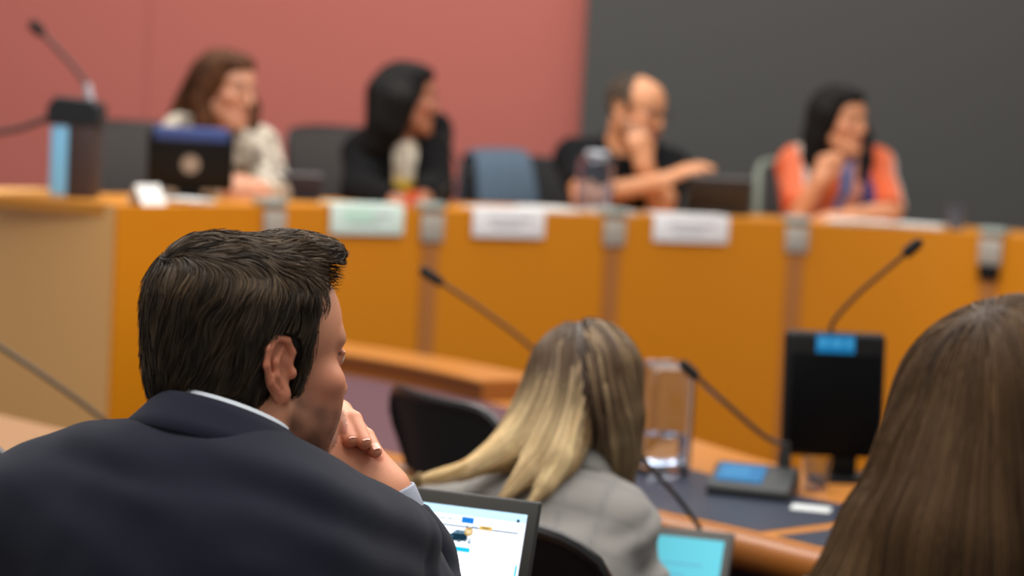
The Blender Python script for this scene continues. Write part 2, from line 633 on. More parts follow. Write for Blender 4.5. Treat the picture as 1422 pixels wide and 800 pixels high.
def strands(Fd, roots, flow, n, ds, width, jitter=.002, lift=None, rng=RNG, off0=.001, stick=1.0, gravity=0.0, clump=0.0, valid=None, leave=1.0):
    """advect strands over the surface of a field; flow(p, g, i) gives a direction; returns verts, faces, t, strand id"""
    p = roots.copy().astype(np.float64)
    m = len(p)
    off = off0 + rng.random(m) * jitter
    path = []; nor = []
    if clump:
        cid = rng.integers(0, max(1, m // 14), m)
    for i in range(n):
        val, g = Fd.sample(p)
        far = val > .3
        g = np.where(far[:, None], nor[-1] if nor else g, g)
        o = off + (lift(i / (n - 1), p) if lift is not None else 0)
        if i == 0:
            nor.append(g); path.append(p - g * (val - o + .004)[:, None]); p = path[-1] + g * .004
        else:
            nor.append(g)
            corr = np.where(far | (val > leave), 0, (val - o)) * stick
            p = p - g * np.clip(corr, -.006, .006)[:, None]
            path.append(p.copy())
        fl = flow(p, g, i)
        tn = fl - g * np.sum(fl * g, 1, keepdims=True) * .9
        tn /= np.maximum(np.linalg.norm(tn, axis=1, keepdims=True), 1e-6)
        st = tn * (ds if np.isscalar(ds) else ds[:, None])
        if valid is not None:
            st = st * valid(p + st)[:, None]
        p = p + st
    path = np.stack(path, 1); nor = np.stack(nor, 1)
    tan = np.gradient(path, axis=1)
    side = np.cross(tan, nor); side /= np.maximum(np.linalg.norm(side, axis=2, keepdims=True), 1e-6)
    t = np.linspace(0, 1, n)
    w = width * (1 - .85 * t ** 2.2)
    wv = side * (w[None, :, None] * (0.6 + .8 * rng.random((m, 1, 1)))) * .5
    tilt = nor * (rng.random((m, 1, 1)) - .5) * width * .8
    A = path + wv + tilt; B = path - wv - tilt
    V = np.stack([A, B], 2).reshape(-1, 3)
    base = (np.arange(m)[:, None] * n + np.arange(n - 1)[None, :]) * 2
    Fc = np.stack([base, base + 1, base + 3, base + 2], 2).reshape(-1, 4)
    T = np.repeat(np.tile(t, (m, 1)).reshape(-1), 2)
    S = np.repeat(np.repeat(np.arange(m), n), 2)
    return V, Fc, T, S, path


def sample_surface(V, F, n, rng=RNG, mask=None):
    a = np.linalg.norm(np.cross(V[F[:, 2]] - V[F[:, 0]], V[F[:, 3]] - V[F[:, 1]]), axis=1)
    if mask is not None: a = a * mask(V[F].mean(1))
    f = rng.choice(len(F), n, p=a / a.sum())
    u, v = rng.random((n, 1)), rng.random((n, 1))
    q = V[F[f]]
    return (q[:, 0] * (1 - u) + q[:, 1] * u) * (1 - v) + (q[:, 3] * (1 - u) + q[:, 2] * u) * v


def band(name, rows, m, parent, closed=False, thick=0.0):
    """sheet through rows of points (rows x cols); thick gives it a solidify"""
    r = len(rows); c = len(rows[0])
    V = np.array(rows).reshape(-1, 3)
    F = []
    for i in range(r - 1):
        for j in range(c if closed else c - 1):
            F.append([i * c + j, i * c + (j + 1) % c, (i + 1) * c + (j + 1) % c, (i + 1) * c + j])
    o = mesh_np(name, V, np.array(F), m, parent)
    if thick:
        md = o.modifiers.new('Solidify', 'SOLIDIFY'); md.thickness = thick; md.offset = 0
    return o


def seat_legs(J, F, g=0.0):
    """thighs, shins and feet of a seated figure"""
    T = J['T']; pel = J['pelvis']; fl = J['floor']
    for sd, s in (('L', -1), ('R', 1)):
        hip = wor(T, (0, 0, 0)) * 0 + pel + T[:3, 0] * s * .085 + np.array([0, 0, -.03])
        fw = np.array([T[0, 1], T[1, 1], 0]); fw /= np.linalg.norm(fw)
        kn = hip + fw * .40 + T[:3, 0] * s * .05; kn[2] = max(fl + .50, hip[2] - .04)
        an = kn + fw * .02; an[2] = fl + .09
        F.cone(hip, kn, .078 + g, .055 + g, .03); F.cone(kn, an, .054 + g, .036 + g, .02)
        if g == 0:
            F.cone(an + np.array([0, 0, -.05]), an + fw * .15 + np.array([0, 0, -.06]), .036, .028, .02)
    return F
# ------------------------------------------------------------------ people: the man in the dark suit
def hairmat(name, rough=.42, spec=.45):
    return mat(name, (60, 45, 30), rough=rough, attr=True, spec=spec)


def man_in_suit():
    M = frame(P(354, 491, 2.15), 52, 6, -2)
    T = frame(P(290, 780, 2.02), 32, 20)
    nb = P(322, 640, 2.10)
    J = dict(T=T, neck=nb, chest=P(285, 830, 2.03), pelvis=np.array([-.44, 1.80, .57]), floor=0.0,
             shL=P(70, 726, 2.06), shR=P(502, 792, 2.10), elL=P(170, 920, 2.36), elR=P(634, 915, 2.26),
             wrL=P(425, 660, 2.42), wrR=P(534, 686, 2.27))
    skin = mat('man_skin', (205, 140, 110), rough=.48, attr=True, sss=.12, bump=.12, bump_scale=700)
    F = Field((-1.02, 1.55, -.02), (.12, 2.62, 1.34), .011,
              fx=[(-.43, -.06, .0020)], fy=[(2.03, 2.42, .0020)], fz=[(.985, 1.30, .0020)])
    torso_prims(F, J, 0.0)
    F.cone(wor(M, (0, -.028, -.05)), nb + np.array([0, -.01, -.01]), .054, .062, .03)
    seat_legs(J, F)
    add_head(F, M)
    # right hand: back of the hand to the camera, fingers folded in under the mouth
    kn = P(475, 622, 2.255)
    d = kn - J['wrR']; d /= np.linalg.norm(d)
    pn = np.array([-.35, .55, -.45]); th = np.array([-.3, -.2, .9])
    add_hand(F, J['wrR'], d, pn, th, (75, 80, 45), thumb=(.3, .2), s=.98)
    # left hand wrapped over it, fingertips towards the camera
    wl = J['wrL']
    fing = [[(464, 572, 2.31), (474, 581, 2.266), (487, 611, 2.240)],
            [(474, 572, 2.315), (491, 583, 2.264), (506, 614, 2.238)],
            [(492, 594, 2.315), (509, 606, 2.266), (521, 627, 2.246)],
            [(498, 612, 2.32), (512, 622, 2.285), (522, 636, 2.264)]]
    for i, ch in enumerate(fing):
        pp = [P(*q) for q in ch]
        r = [.0108, .0106, .0098, .0086][i]
        F.cone(wl + (pp[0] - wl) * .15, pp[0], .019, r + .002, .012)
        F.cone(pp[0], pp[1], r, r * .96, .004); F.cone(pp[1], pp[2], r * .96, r * .82, .002)
    V, Fc = F.surf()
    V = smooth_mesh(V, Fc, 1, .4)
    C = skin_cols(V, M, (212, 146, 112), lip=(165, 90, 80), brow=(52, 38, 28), stub=(82, 54, 38), flush=.35, ear_red=.32)
    hand = (V[:, 2] > 1.0) & (V[:, 0] > -.27) & (V[:, 1] > 2.2) & (loc(M, V)[:, 1] > .10)
    tips = np.zeros(len(V))
    for ch in fing:
        tips = np.maximum(tips, np.exp(-(np.linalg.norm(V - P(*ch[2]), axis=1) / .016) ** 2))
        tips = np.maximum(tips, .8 * np.exp(-(np.linalg.norm(V - P(*ch[1]), axis=1) / .013) ** 2))
    C = C * (1 - .35 * tips[:, None]) + np.array(srgb(214, 118, 96)[:3]) * .35 * tips[:, None]
    body = mesh_np('person', V, Fc, skin, None, True, C)
    tag(body, 'man in a navy suit seen from behind, chin resting on clasped hands', 'person')
    # finger nails
    nail = mat('nail', (228, 166, 146), rough=.3)
    for ch in fing[:3]:
        nb_ = MB()
        a, b = P(*ch[1]), P(*ch[2])
        dr = (b - a) / np.linalg.norm(b - a)
        view = np.array([0, 0, CAMZ]) - b; view /= np.linalg.norm(view)
        up = view - dr * (view @ dr) + np.array([.35, 0, .25]); up -= dr * (up @ dr); up /= np.linalg.norm(up)
        sd = np.cross(dr, up)
        c = b + up * .0082 - dr * .001
        prof = []
        for i in range(5):
            for j in range(5):
                u, w = (i / 4 - .5), (j / 4 - .5)
                q = c + dr * (w * .0115) + sd * (u * .0095 * (1 - .25 * abs(w))) - up * (u * u * .0045)
                prof.append(q)
        nb_.add(prof, [(i * 5 + j, i * 5 + j + 1, i * 5 + j + 6, i * 5 + j + 5) for i in range(4) for j in range(4)])
        nb_.build('fingernail', nail, body)

    # ---- suit jacket
    navy = mat('navy_wool', (18, 22, 36), rough=.9, noise_amt=.12, noise_scale=900, bump=.25, bump_scale=1400, sheen=.08, spec=.2)
    F = Field((-1.05, 1.5, .42), (.14, 2.62, 1.16), .0065)
    g = .018
    R = T[:3, :3]
    F.ell(J['pelvis'], (.18, .135, .16), .03, '+', None, R)
    F.ell((J['pelvis'] + J['chest']) / 2, (.165, .125, .2), .05, '+', None, R)
    F.ell(J['chest'], (.185, .135, .19), .05, '+', None, R)
    F.cone(nb + np.array([-.05, -.03, -.06]), J['shL'] + np.array([0, 0, .004]), .066, .070, .05)
    F.cone(nb + np.array([.02, -.03, -.07]), J['shR'] + np.array([0, 0, .008]), .058, .064, .05)
    F.ell((J['shL'] * .55 + J['chest'] * .45) + np.array([0, -.02, .01]), (.13, .10, .12), .06, '+', None, R)
    F.ell((J['shR'] * .6 + J['chest'] * .4) + np.array([0, -.02, -.005]), (.12, .10, .12), .06, '+', None, R)
    F.cone(J['shL'], J['elL'], .074, .066, .05); F.cone(J['shR'], J['elR'], .072, .062, .05)
    cuffR = J['wrR'] + (J['elR'] - J['wrR']) * .13
    cuffL = J['wrL'] + (J['elL'] - J['wrL']) * .13
    F.cone(J['elR'], cuffR, .052, .041, .02, flat=True); F.cone(J['elL'], cuffL, .062, .044, .02, flat=True)
    F.cone(nb + np.array([.0, .02, -.05]), wor(M, (0, -.02, -.04)), .067, .064, .012, '-')
    fw = np.array([math.sin(math.radians(34)), math.cos(math.radians(34)), 0])
    F.cone(nb + fw * .05 + np.array([0, 0, -.02]), nb + fw * .17 + np.array([0, 0, -.14]), .045, .04, .03, '-')
    V, Fc = F.surf()
    V = smooth_mesh(V, Fc, 2, .5)
    N = normals(V, Fc)
    # folds: across the back between the shoulder blades, and around the right sleeve
    q = V - J['chest']
    ax = (J['elR'] - J['shR']) / np.linalg.norm(J['elR'] - J['shR'])
    sl = (V - J['shR']) @ ax
    near = np.exp(-(np.linalg.norm((V - J['shR']) - sl[:, None] * ax, axis=1) / .10) ** 4) * (sl > -.02)
    n1 = np.array([noise.noise(Vector((v[0] * 5, v[1] * 5, v[2] * 16 + v[0] * 7))) for v in V])
    n2 = np.array([noise.noise(Vector((v[0] * 22, v[1] * 22, v[2] * 22)) + Vector((3, 1, 7))) for v in V])
    fold = np.sin(sl * 88 + 3.5 * n1 + V[:, 0] * 9)
    cz = loc(T, V)[:, 2] + .035 * n1
    crease = np.sin(cz * 70) * np.exp(-((cz - .10) / .07) ** 2)
    V = V + N * (.0050 * n1 + .0016 * n2 + near * .0045 * fold + .004 * crease)[:, None]
    mesh_np('suit_jacket', V, Fc, navy, body)
    # collar: stand and fall, then the shirt collar inside it
    C0 = P(304, 613, 2.085)
    TC = frame(C0, 26, 24, 4)

    def ring(r, z, a0, a1, n=44, ex=1.0, back=0.0, flare=0.0):
        out = []
        for i in range(n):
            a = math.radians(a0 + (a1 - a0) * i / (n - 1))
            rr = r + flare * (abs(a) / 2.0) ** 2
            out.append(wor(TC, (math.sin(a) * rr * ex, -math.cos(a) * rr - back, z - .0 * abs(a))))
        return out
    navy2 = mat('navy_collar', (19, 23, 39), rough=.85, noise_amt=.1, noise_scale=900, bump=.2, bump_scale=1400, sheen=.08, spec=.2)
    rows = [ring(.066, -.01, -128, 128), ring(.0675, .024, -128, 128), ring(.0695, .0285, -128, 128), ring(.073, .0275, -128, 128),
            ring(.079, .018, -128, 128, flare=.006), ring(.0875, .000, -128, 128, flare=.010), ring(.0965, -.0165, -128, 128, flare=.014)]
    band('jacket_collar', rows, navy2, body, thick=.0035)
    shirt = mat('shirt_cotton', (206, 214, 222), rough=.7, noise_amt=.06, noise_scale=600)
    rows = [ring(.0585, -.02, -135, 135), ring(.0605, .028, -135, 135), ring(.0625, .0345, -135, 135), ring(.065, .034, -135, 135),
            ring(.067, .010, -135, 135)]
    band('shirt_collar', rows, shirt, body, thick=.0015)
    # shirt cuff
    check = mat('check_shirt', (104, 112, 134), rough=.75, col2=(178, 182, 194), noise_scale=230, detail=0)
    ax = J['wrR'] - J['elR']; ax /= np.linalg.norm(ax)
    u = np.cross(ax, [0, 0, 1]); u /= np.linalg.norm(u); w = np.cross(ax, u)
    rows = []
    for tt, r in ((-.06, .034), (-.03, .0365), (-.006, .0365), (-.003, .0355), (-.004, .033), (-.03, .032)):
        rows.append([J['wrR'] + ax * (tt + .002) + u * math.cos(a) * r + w * math.sin(a) * r for a in np.linspace(0, 2 * PI, 32, endpoint=False)])
    band('shirt_cuff', rows, check, body, closed=True)
    trous = mat('navy_trousers', (28, 33, 50), rough=.85, noise_amt=.1, noise_scale=700)
    F = Field((-.95, 1.5, .02), (.45, 2.6, .75), .012)
    F.ell(J['pelvis'] + np.array([0, 0, -.03]), (.17, .13, .12), .03, '+', None, frame((0, 0, 0), 32)[:3, :3])
    seat_legs(J, F, .012)
    F.plane((0, 0, .075), (0, 0, -1))
    V, Fc = F.surf()
    mesh_np('trousers', smooth_mesh(V, Fc, 1), Fc, trous, body)

    # ---- hair
    hm = hairmat('dark_brown_hair', .58, .28)
    F = Field(wor(M, (0, 0, .03)) - .17, wor(M, (0, 0, .03)) + .17, .0032)
    e = lambda c, r, k=.01, m_='+': F.ell(c, r, k, m_, M)
    e((0, -.018, .034), (.0835, .1060, .080))
    e((-.005, -.060, .066), (.060, .050, .046), .04)
    e((0, -.048, -.012), (.0765, .068, .076), .02)
    e((0, -.044, -.062), (.055, .046, .050), .02)
    e((0, .020, .094), (.058, .046, .022), .02)
    e((.008, .038, .110), (.042, .026, .012), .012)
    e((0, .120, .004), (.20, .105, .122), .006, '-')
    for s in (1, -1):
        e((s * .105, .008, -.052), (.060, .034, .055), .008, '-')
        e((s * .098, -.015, -.010), (.028, .024, .038), .005, '-')
        F.cone((s * .0715, .016, .03), (s * .0685, .012, -.030), .0060, .0030, .006, '+', M)
    V, Fc = F.surf()
    V = smooth_mesh(V, Fc, 1, .5)
    qn = np.array([noise.fractal(Vector((v[0] * 42, v[1] * 42, v[2] * 26)), .8, 2, 2) for v in V])
    V = V + normals(V, Fc) * (.0034 * qn)[:, None]
    base = np.array(srgb(30, 24, 19)[:3])
    hair = mesh_np('hair', V, Fc, hm, body, True, np.clip(base * (1 + .5 * qn[:, None]), 0, 1))
    cw = np.array([-.012, -.062, .12])

    def flow(p, g, i):
        q = loc(M, p)
        top = np.clip((q[:, 2] - .068) / .035, 0, 1)[:, None]
        out = q - cw
        out[:, 2] *= .3
        out /= np.maximum(np.linalg.norm(out, axis=1, keepdims=True), 1e-6)
        nz = np.array([noise.noise_vector(Vector(v) * 40) for v in q])
        fwd = np.array([.25, 1.0, .0]) + .35 * out
        down = np.array([0, -.40, -1.0]) + .30 * out * np.array([1, 1, 0])
        fl = top * fwd + (1 - top) * down + nz * (.52 + .30 * top)
        return fl @ M[:3, :3].T
    inear = lambda q: ((np.abs(q[:, 0]) - .086) / .026) ** 2 + ((q[:, 1] + .014) / .024) ** 2 + ((q[:, 2] + .010) / .037) ** 2 < 1
    msk = lambda c: (F.sample(c)[0] < .3) * ~inear(loc(M, c)) * np.clip((loc(M, c)[:, 0] * .55 + .09) / .05, .25, 1)

    def grow(name, n, ln, off, w, lo, hi, lift, mask=msk, jit=.004):
        roots = sample_surface(V, Fc, n, mask=mask)
        St = strands(F, roots, flow, 9, ln / 8, w, jitter=jit, off0=off, lift=lift, valid=lambda p: (lambda q: (q[:, 1] < .034 - .35 * np.maximum(q[:, 2] * -1, 0)) | (q[:, 2] > .106))(loc(M, p)) & ~inear(loc(M, p)))
        r = RNG.random(n)
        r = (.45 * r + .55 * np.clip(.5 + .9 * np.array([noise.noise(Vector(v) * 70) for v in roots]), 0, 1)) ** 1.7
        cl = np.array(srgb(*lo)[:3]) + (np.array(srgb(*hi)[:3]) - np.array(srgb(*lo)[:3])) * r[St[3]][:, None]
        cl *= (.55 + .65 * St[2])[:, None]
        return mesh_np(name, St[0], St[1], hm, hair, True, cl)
    side = lambda c: msk(c) * ~((loc(M, c)[:, 1] > .026) & (loc(M, c)[:, 2] < .104))
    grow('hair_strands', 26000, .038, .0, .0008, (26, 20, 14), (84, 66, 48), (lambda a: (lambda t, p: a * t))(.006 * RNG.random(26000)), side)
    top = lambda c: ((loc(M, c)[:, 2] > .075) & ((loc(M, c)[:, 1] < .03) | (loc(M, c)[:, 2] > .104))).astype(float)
    grow('combed_top_strands', 9000, .034, .001, .0008, (38, 30, 22), (122, 99, 74), lambda t, p: .011 * math.sin(t * 2.4) * np.clip((loc(M, p)[:, 1] + .05) / .07, .15, 1), top, .004)  # coloured lighter than the sides, painting in the light from above
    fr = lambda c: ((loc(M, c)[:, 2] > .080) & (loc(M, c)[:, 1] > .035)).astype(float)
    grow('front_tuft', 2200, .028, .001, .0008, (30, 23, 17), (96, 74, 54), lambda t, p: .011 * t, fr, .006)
    # short hair at the temple, behind the ear and the nape edge; brow and lashes
    return body
# ------------------------------------------------------------------ people: the two women in front, seen from behind
def paint(C, w, col):
    w = np.clip(w, 0, 1)[:, None]
    return C * (1 - w) + np.array(srgb(*col)[:3]) * w


def strand_obj(name, St, lo, hi, m, parent, tip=None, tipz=None, power=1.3, roots=None, freq=45):
    r = RNG.random(St[3].max() + 1)
    if roots is not None:
        r = .35 * r + .65 * np.clip(.5 + 1.0 * np.array([noise.noise(Vector(v) * freq) for v in roots]), 0, 1)
    r = r ** power
    A, B = np.array(srgb(*lo)[:3]), np.array(srgb(*hi)[:3])
    C = A + (B - A) * r[St[3]][:, None]
    if tip is not None:
        w = tipz(St[0]) if tipz is not None else St[2]
        w = np.clip(w + (r[St[3]] - .5) * .5, 0, 1)[:, None]
        tr = np.array(srgb(*tip)[:3]) * (.45 + .8 * r[St[3]])[:, None]
        C = C * (1 - w) + tr * w
    return mesh_np(name, St[0], St[1], m, parent, True, np.clip(C, 0, 1))


def woman_in_grey():
    hc = P(812, 552, 3.25)
    M = frame(hc, 28, 34, 6)
    T = frame(P(745, 800, 3.15), 22, 30)
    nb = P(786, 648, 3.19)
    J = dict(T=T, neck=nb, chest=P(752, 790, 3.13), pelvis=np.array([.035, 3.03, .56]), floor=0.0, sw=.9,
             shL=P(628, 722, 3.20), shR=P(850, 735, 3.14), elL=P(622, 880, 3.30), elR=P(893, 880, 3.14),
             wrL=np.array([.12, 3.28, .66]), wrR=np.array([.24, 3.26, .66]))
    skin = mat('pale_skin', (215, 165, 140), rough=.5, attr=True, sss=.1)
    F = Field((-.5, 2.65, -.02), (.55, 3.95, 1.25), .010, fx=[(-.02, .30, .005)], fz=[(.9, 1.12, .005)])
    torso_prims(F, J)
    F.cone(wor(M, (0, -.028, -.05)), nb, .048, .055, .03)
    seat_legs(J, F)
    add_head(F, M, female=True)
    for sd in 'LR':
        d = np.array([.35 if sd == 'L' else -.05, .9, -.05])
        add_hand(F, J['wr' + sd], d, (0, .1, -1), (1 if sd == 'L' else -1, .2, 0), (18, 24, 14), s=.88)
    V, Fc = F.surf(); V = smooth_mesh(V, Fc, 1, .4)
    body = mesh_np('person', V, Fc, skin, None, True, skin_cols(V, M, (214, 164, 138)))
    tag(body, 'woman in a grey checked blazer with long ombre blonde hair, head bowed', 'person')

    grey = mat('grey_check_wool', (134, 131, 126), rough=.9, attr=True, noise_amt=.1, noise_scale=500, bump=.2, bump_scale=900, sheen=.1)
    F = Field((-.5, 2.6, .44), (.58, 3.9, 1.08), .0075)
    R = T[:3, :3]; g = .016
    F.ell(J['pelvis'], (.17, .13, .14), .03, '+', None, R)
    F.ell((J['pelvis'] + J['chest']) / 2, (.145, .115, .18), .05, '+', None, R)
    F.ell(J['chest'], (.16, .12, .165), .05, '+', None, R)
    F.cone(nb + np.array([-.03, -.02, -.05]), J['shL'], .056, .058, .06)
    F.cone(nb + np.array([.02, -.03, -.055]), J['shR'] + np.array([0, 0, .006]), .052, .060, .05)
    for sd in 'LR': F.cone(nb * .55 + J['chest'] * .45, J['sh' + sd], .086, .062, .04)
    F.ell(J['shR'] + np.array([.008, .01, .006]), (.062, .062, .058), .012)
    F.cone(J['shL'], J['elL'], .058, .055, .03); F.cone(J['shR'] + np.array([.012, .02, -.02]), J['elR'], .060, .060, .006)
    for sd in 'LR':
        F.cone(J['el' + sd], J['wr' + sd] + (J['el' + sd] - J['wr' + sd]) * .1, .060, .042, .02, flat=True)
    F.cone(nb + np.array([0, .03, -.02]), wor(M, (0, -.01, -.03)), .052, .050, .010, '-')
    V, Fc = F.surf(); V = smooth_mesh(V, Fc, 1, .5)
    N = normals(V, Fc)
    n1 = np.array([noise.noise(Vector((v[0] * 9, v[1] * 9, v[2] * 22))) for v in V])
    n2 = np.array([noise.noise(Vector((v[0] * 20, v[1] * 20, v[2] * 30)) + Vector((5, 2, 1))) for v in V])
    ax = (J['elR'] - J['shR']); ax /= np.linalg.norm(ax)
    sl = (V - J['shR']) @ ax
    near = np.exp(-(np.linalg.norm((V - J['shR']) - sl[:, None] * ax, axis=1) / .09) ** 4) * np.exp(-((sl - .06) / .09) ** 2)
    V = V + N * (.004 * n1 + .002 * n2 + near * .006 * np.sin(sl * 75 + 3 * n1))[:, None]
    q = loc(T, V)
    C = np.tile(np.array(srgb(136, 133, 129)[:3]), (len(V), 1))
    ln = np.maximum(np.exp(-((np.mod(q[:, 0] + .02, .055) - .027) / .0035) ** 2), np.exp(-((np.mod(q[:, 2] + .01, .060) - .03) / .0035) ** 2))
    C = paint(C, ln * .35, (92, 92, 96))
    mesh_np('grey_blazer', V, Fc, grey, body, True, C)
    C0 = nb + np.array([0, 0, -.012])
    TC = frame(C0, 20, 32)
    def ring(r, z, n=36):
        return [wor(TC, (math.sin(a) * r, -math.cos(a) * r, z)) for a in np.radians(np.linspace(-125, 125, n))]
    band('blazer_collar', [ring(.052, -.01), ring(.053, .042), ring(.056, .047), ring(.062, .042), ring(.072, .016), ring(.084, -.012)],
         mat('grey_collar', (140, 138, 133), rough=.9, noise_amt=.1, noise_scale=500), body, thick=.004)
    tr = mat('dark_trousers', (40, 40, 46), rough=.8, noise_amt=.1, noise_scale=500)
    F = Field((-.5, 2.6, .02), (.6, 3.8, .72), .012)
    F.ell(J['pelvis'] + np.array([0, 0, -.03]), (.15, .12, .11), .03, '+', None, R)
    seat_legs(J, F, .012); F.plane((0, 0, .075), (0, 0, -1))
    V, Fc = F.surf(); mesh_np('trousers', smooth_mesh(V, Fc, 1), Fc, tr, body)

    # ---- hair: parted behind, one side swept over her left shoulder, the other falling by her right cheek
    hm = hairmat('ombre_hair', .5, .25)
    F = Field(np.array([-.32, 2.90, .72]), np.array([.34, 3.55, 1.14]), .0045)
    F.ell((0, -.014, .036), (.078, .102, .082), .01, '+', M)
    cr = lambda x, y, Y: P(x, y, Y)
    F.ell(cr(806, 548, 3.20), (.070, .070, .098), .02)
    # right side lock
    F.chain([cr(838, 520, 3.22), cr(856, 580, 3.20), cr(862, 630, 3.20), cr(866, 668, 3.205)], [.058, .040, .028, .012], .02)
    F.chain([cr(830, 560, 3.19), cr(846, 610, 3.185), cr(852, 648, 3.19)], [.045, .033, .014], .02)
    # swept side
    F.chain([cr(790, 520, 3.20), cr(752, 580, 3.17), cr(705, 625, 3.13), cr(650, 652, 3.10), cr(596, 662, 3.10)], [.062, .047, .027, .009, .002], .025)
    F.chain([cr(792, 560, 3.16), cr(768, 615, 3.12), cr(735, 655, 3.085), cr(700, 690, 3.06)], [.055, .038, .015, .002], .025)
    F.chain([cr(795, 590, 3.15), cr(778, 635, 3.10), cr(758, 672, 3.07), cr(742, 694, 3.06)], [.040, .026, .010, .002], .02)
    # the parting, and the open nape
    F.cone(cr(808, 452, 3.14), cr(822, 560, 3.09), .010, .014, .008, '-')
    F.cone(cr(822, 560, 3.09), cr(814, 690, 3.06), .014, .036, .012, '-')
    V, Fc = F.surf(); V = smooth_mesh(V, Fc, 2, .5)
    # flow: towards the locks, from guide curves
    g1 = spline([cr(800, 468, 3.24), cr(768, 530, 3.15), cr(725, 595, 3.12), cr(665, 640, 3.09), cr(580, 668, 3.09)], 40)
    g2 = spline([cr(803, 470, 3.2), cr(790, 550, 3.10), cr(762, 620, 3.08), cr(725, 665, 3.06), cr(690, 705, 3.05)], 40)
    g3 = spline([cr(804, 470, 3.2), cr(800, 570, 3.08), cr(784, 640, 3.06), cr(752, 690, 3.05), cr(735, 712, 3.05)], 40)
    g4 = spline([cr(812, 468, 3.2), cr(845, 530, 3.16), cr(866, 600, 3.17), cr(872, 640, 3.18), cr(876, 700, 3.19)], 40)
    g5 = spline([cr(810, 468, 3.2), cr(832, 540, 3.12), cr(846, 610, 3.14), cr(852, 650, 3.16), cr(854, 700, 3.17)], 40)
    GP = []; GD = []; GS = []
    for g_, sd in ((g1, -1), (g2, -1), (g3, -1), (g4, 1), (g5, 1)):
        a = np.array(g_); GP.append(a); dd = np.gradient(a, axis=0); GD.append(dd / np.linalg.norm(dd, axis=1, keepdims=True)); GS.append(np.full(len(a), sd))
    GP, GD, GS = np.concatenate(GP), np.concatenate(GD), np.concatenate(GS)
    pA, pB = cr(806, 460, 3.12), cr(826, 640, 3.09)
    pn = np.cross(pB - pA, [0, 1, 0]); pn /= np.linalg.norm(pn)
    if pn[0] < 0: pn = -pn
    sideof = lambda p: np.sign((p - pA) @ pn)

    def flow(p, g, i):
        if i == 0: flow.s = sideof(p)
        d = ((p[:, None] - GP[None]) ** 2).sum(2) + 1.0 * (GS[None] != flow.s[:, None])
        w = 1 / (d + .0004) ** 2
        f = (w[:, :, None] * GD[None]).sum(1) / w.sum(1, keepdims=True)
        f /= np.maximum(np.linalg.norm(f, axis=1, keepdims=True), 1e-6)
        nz = np.array([noise.noise_vector(Vector(v) * 16) for v in p])
        return f + nz * .13
    base = np.array(srgb(66, 48, 34)[:3])
    ln0 = np.linalg.norm(V - cr(802, 480, 3.2), axis=1)
    wt = np.clip((ln0 - .11) / .13, 0, 1) * (sideof(V) < 0)
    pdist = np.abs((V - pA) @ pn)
    mesh_h = mesh_np('hair', V, Fc, hm, body, True, paint(np.tile(base, (len(V), 1)) * (.45 + .55 * np.clip(pdist / .012, 0, 1))[:, None], wt * .92, (206, 166, 114)))  # base colour darkened along the parting, painting in the shade of the groove
    n = 26
    roots = sample_surface(V, Fc, 7000, mask=lambda c: ((np.linalg.norm(c - cr(803, 480, 3.2), axis=1) < .13) & (np.abs((c - pA) @ pn) > .005)).astype(float))
    tipf = lambda v: np.clip((np.linalg.norm(v - cr(803, 480, 3.2), axis=1) - .08) / .12, 0, 1) * np.clip((-(v - pA) @ pn + .03) / .05, .35, 1)
    for nm, cnt, ln, jit in (('long_strands', 7000, .34, .005),):
        L = (.25 + .14 * RNG.random(cnt)) * np.where(sideof(roots) > 0, .62, 1.0)
        St = strands(F, roots, flow, n, L / (n - 1), .0014, jitter=jit, leave=.009)
        strand_obj(nm, St, (44, 31, 22), (122, 95, 68), hm, mesh_h, (255, 224, 172), tipf, roots=roots)
    roots = sample_surface(V, Fc, 5000, mask=lambda c: ((np.abs((c - pA) @ pn) > .007) & ((sideof(c) < 0) | (c[:, 2] > .98))).astype(float))
    St = strands(F, roots, flow, 14, .11 / 13, .0013, jitter=.005)
    strand_obj('short_strands', St, (48, 34, 25), (120, 94, 66), hm, mesh_h, (255, 224, 172), tipf, roots=roots)
    return body


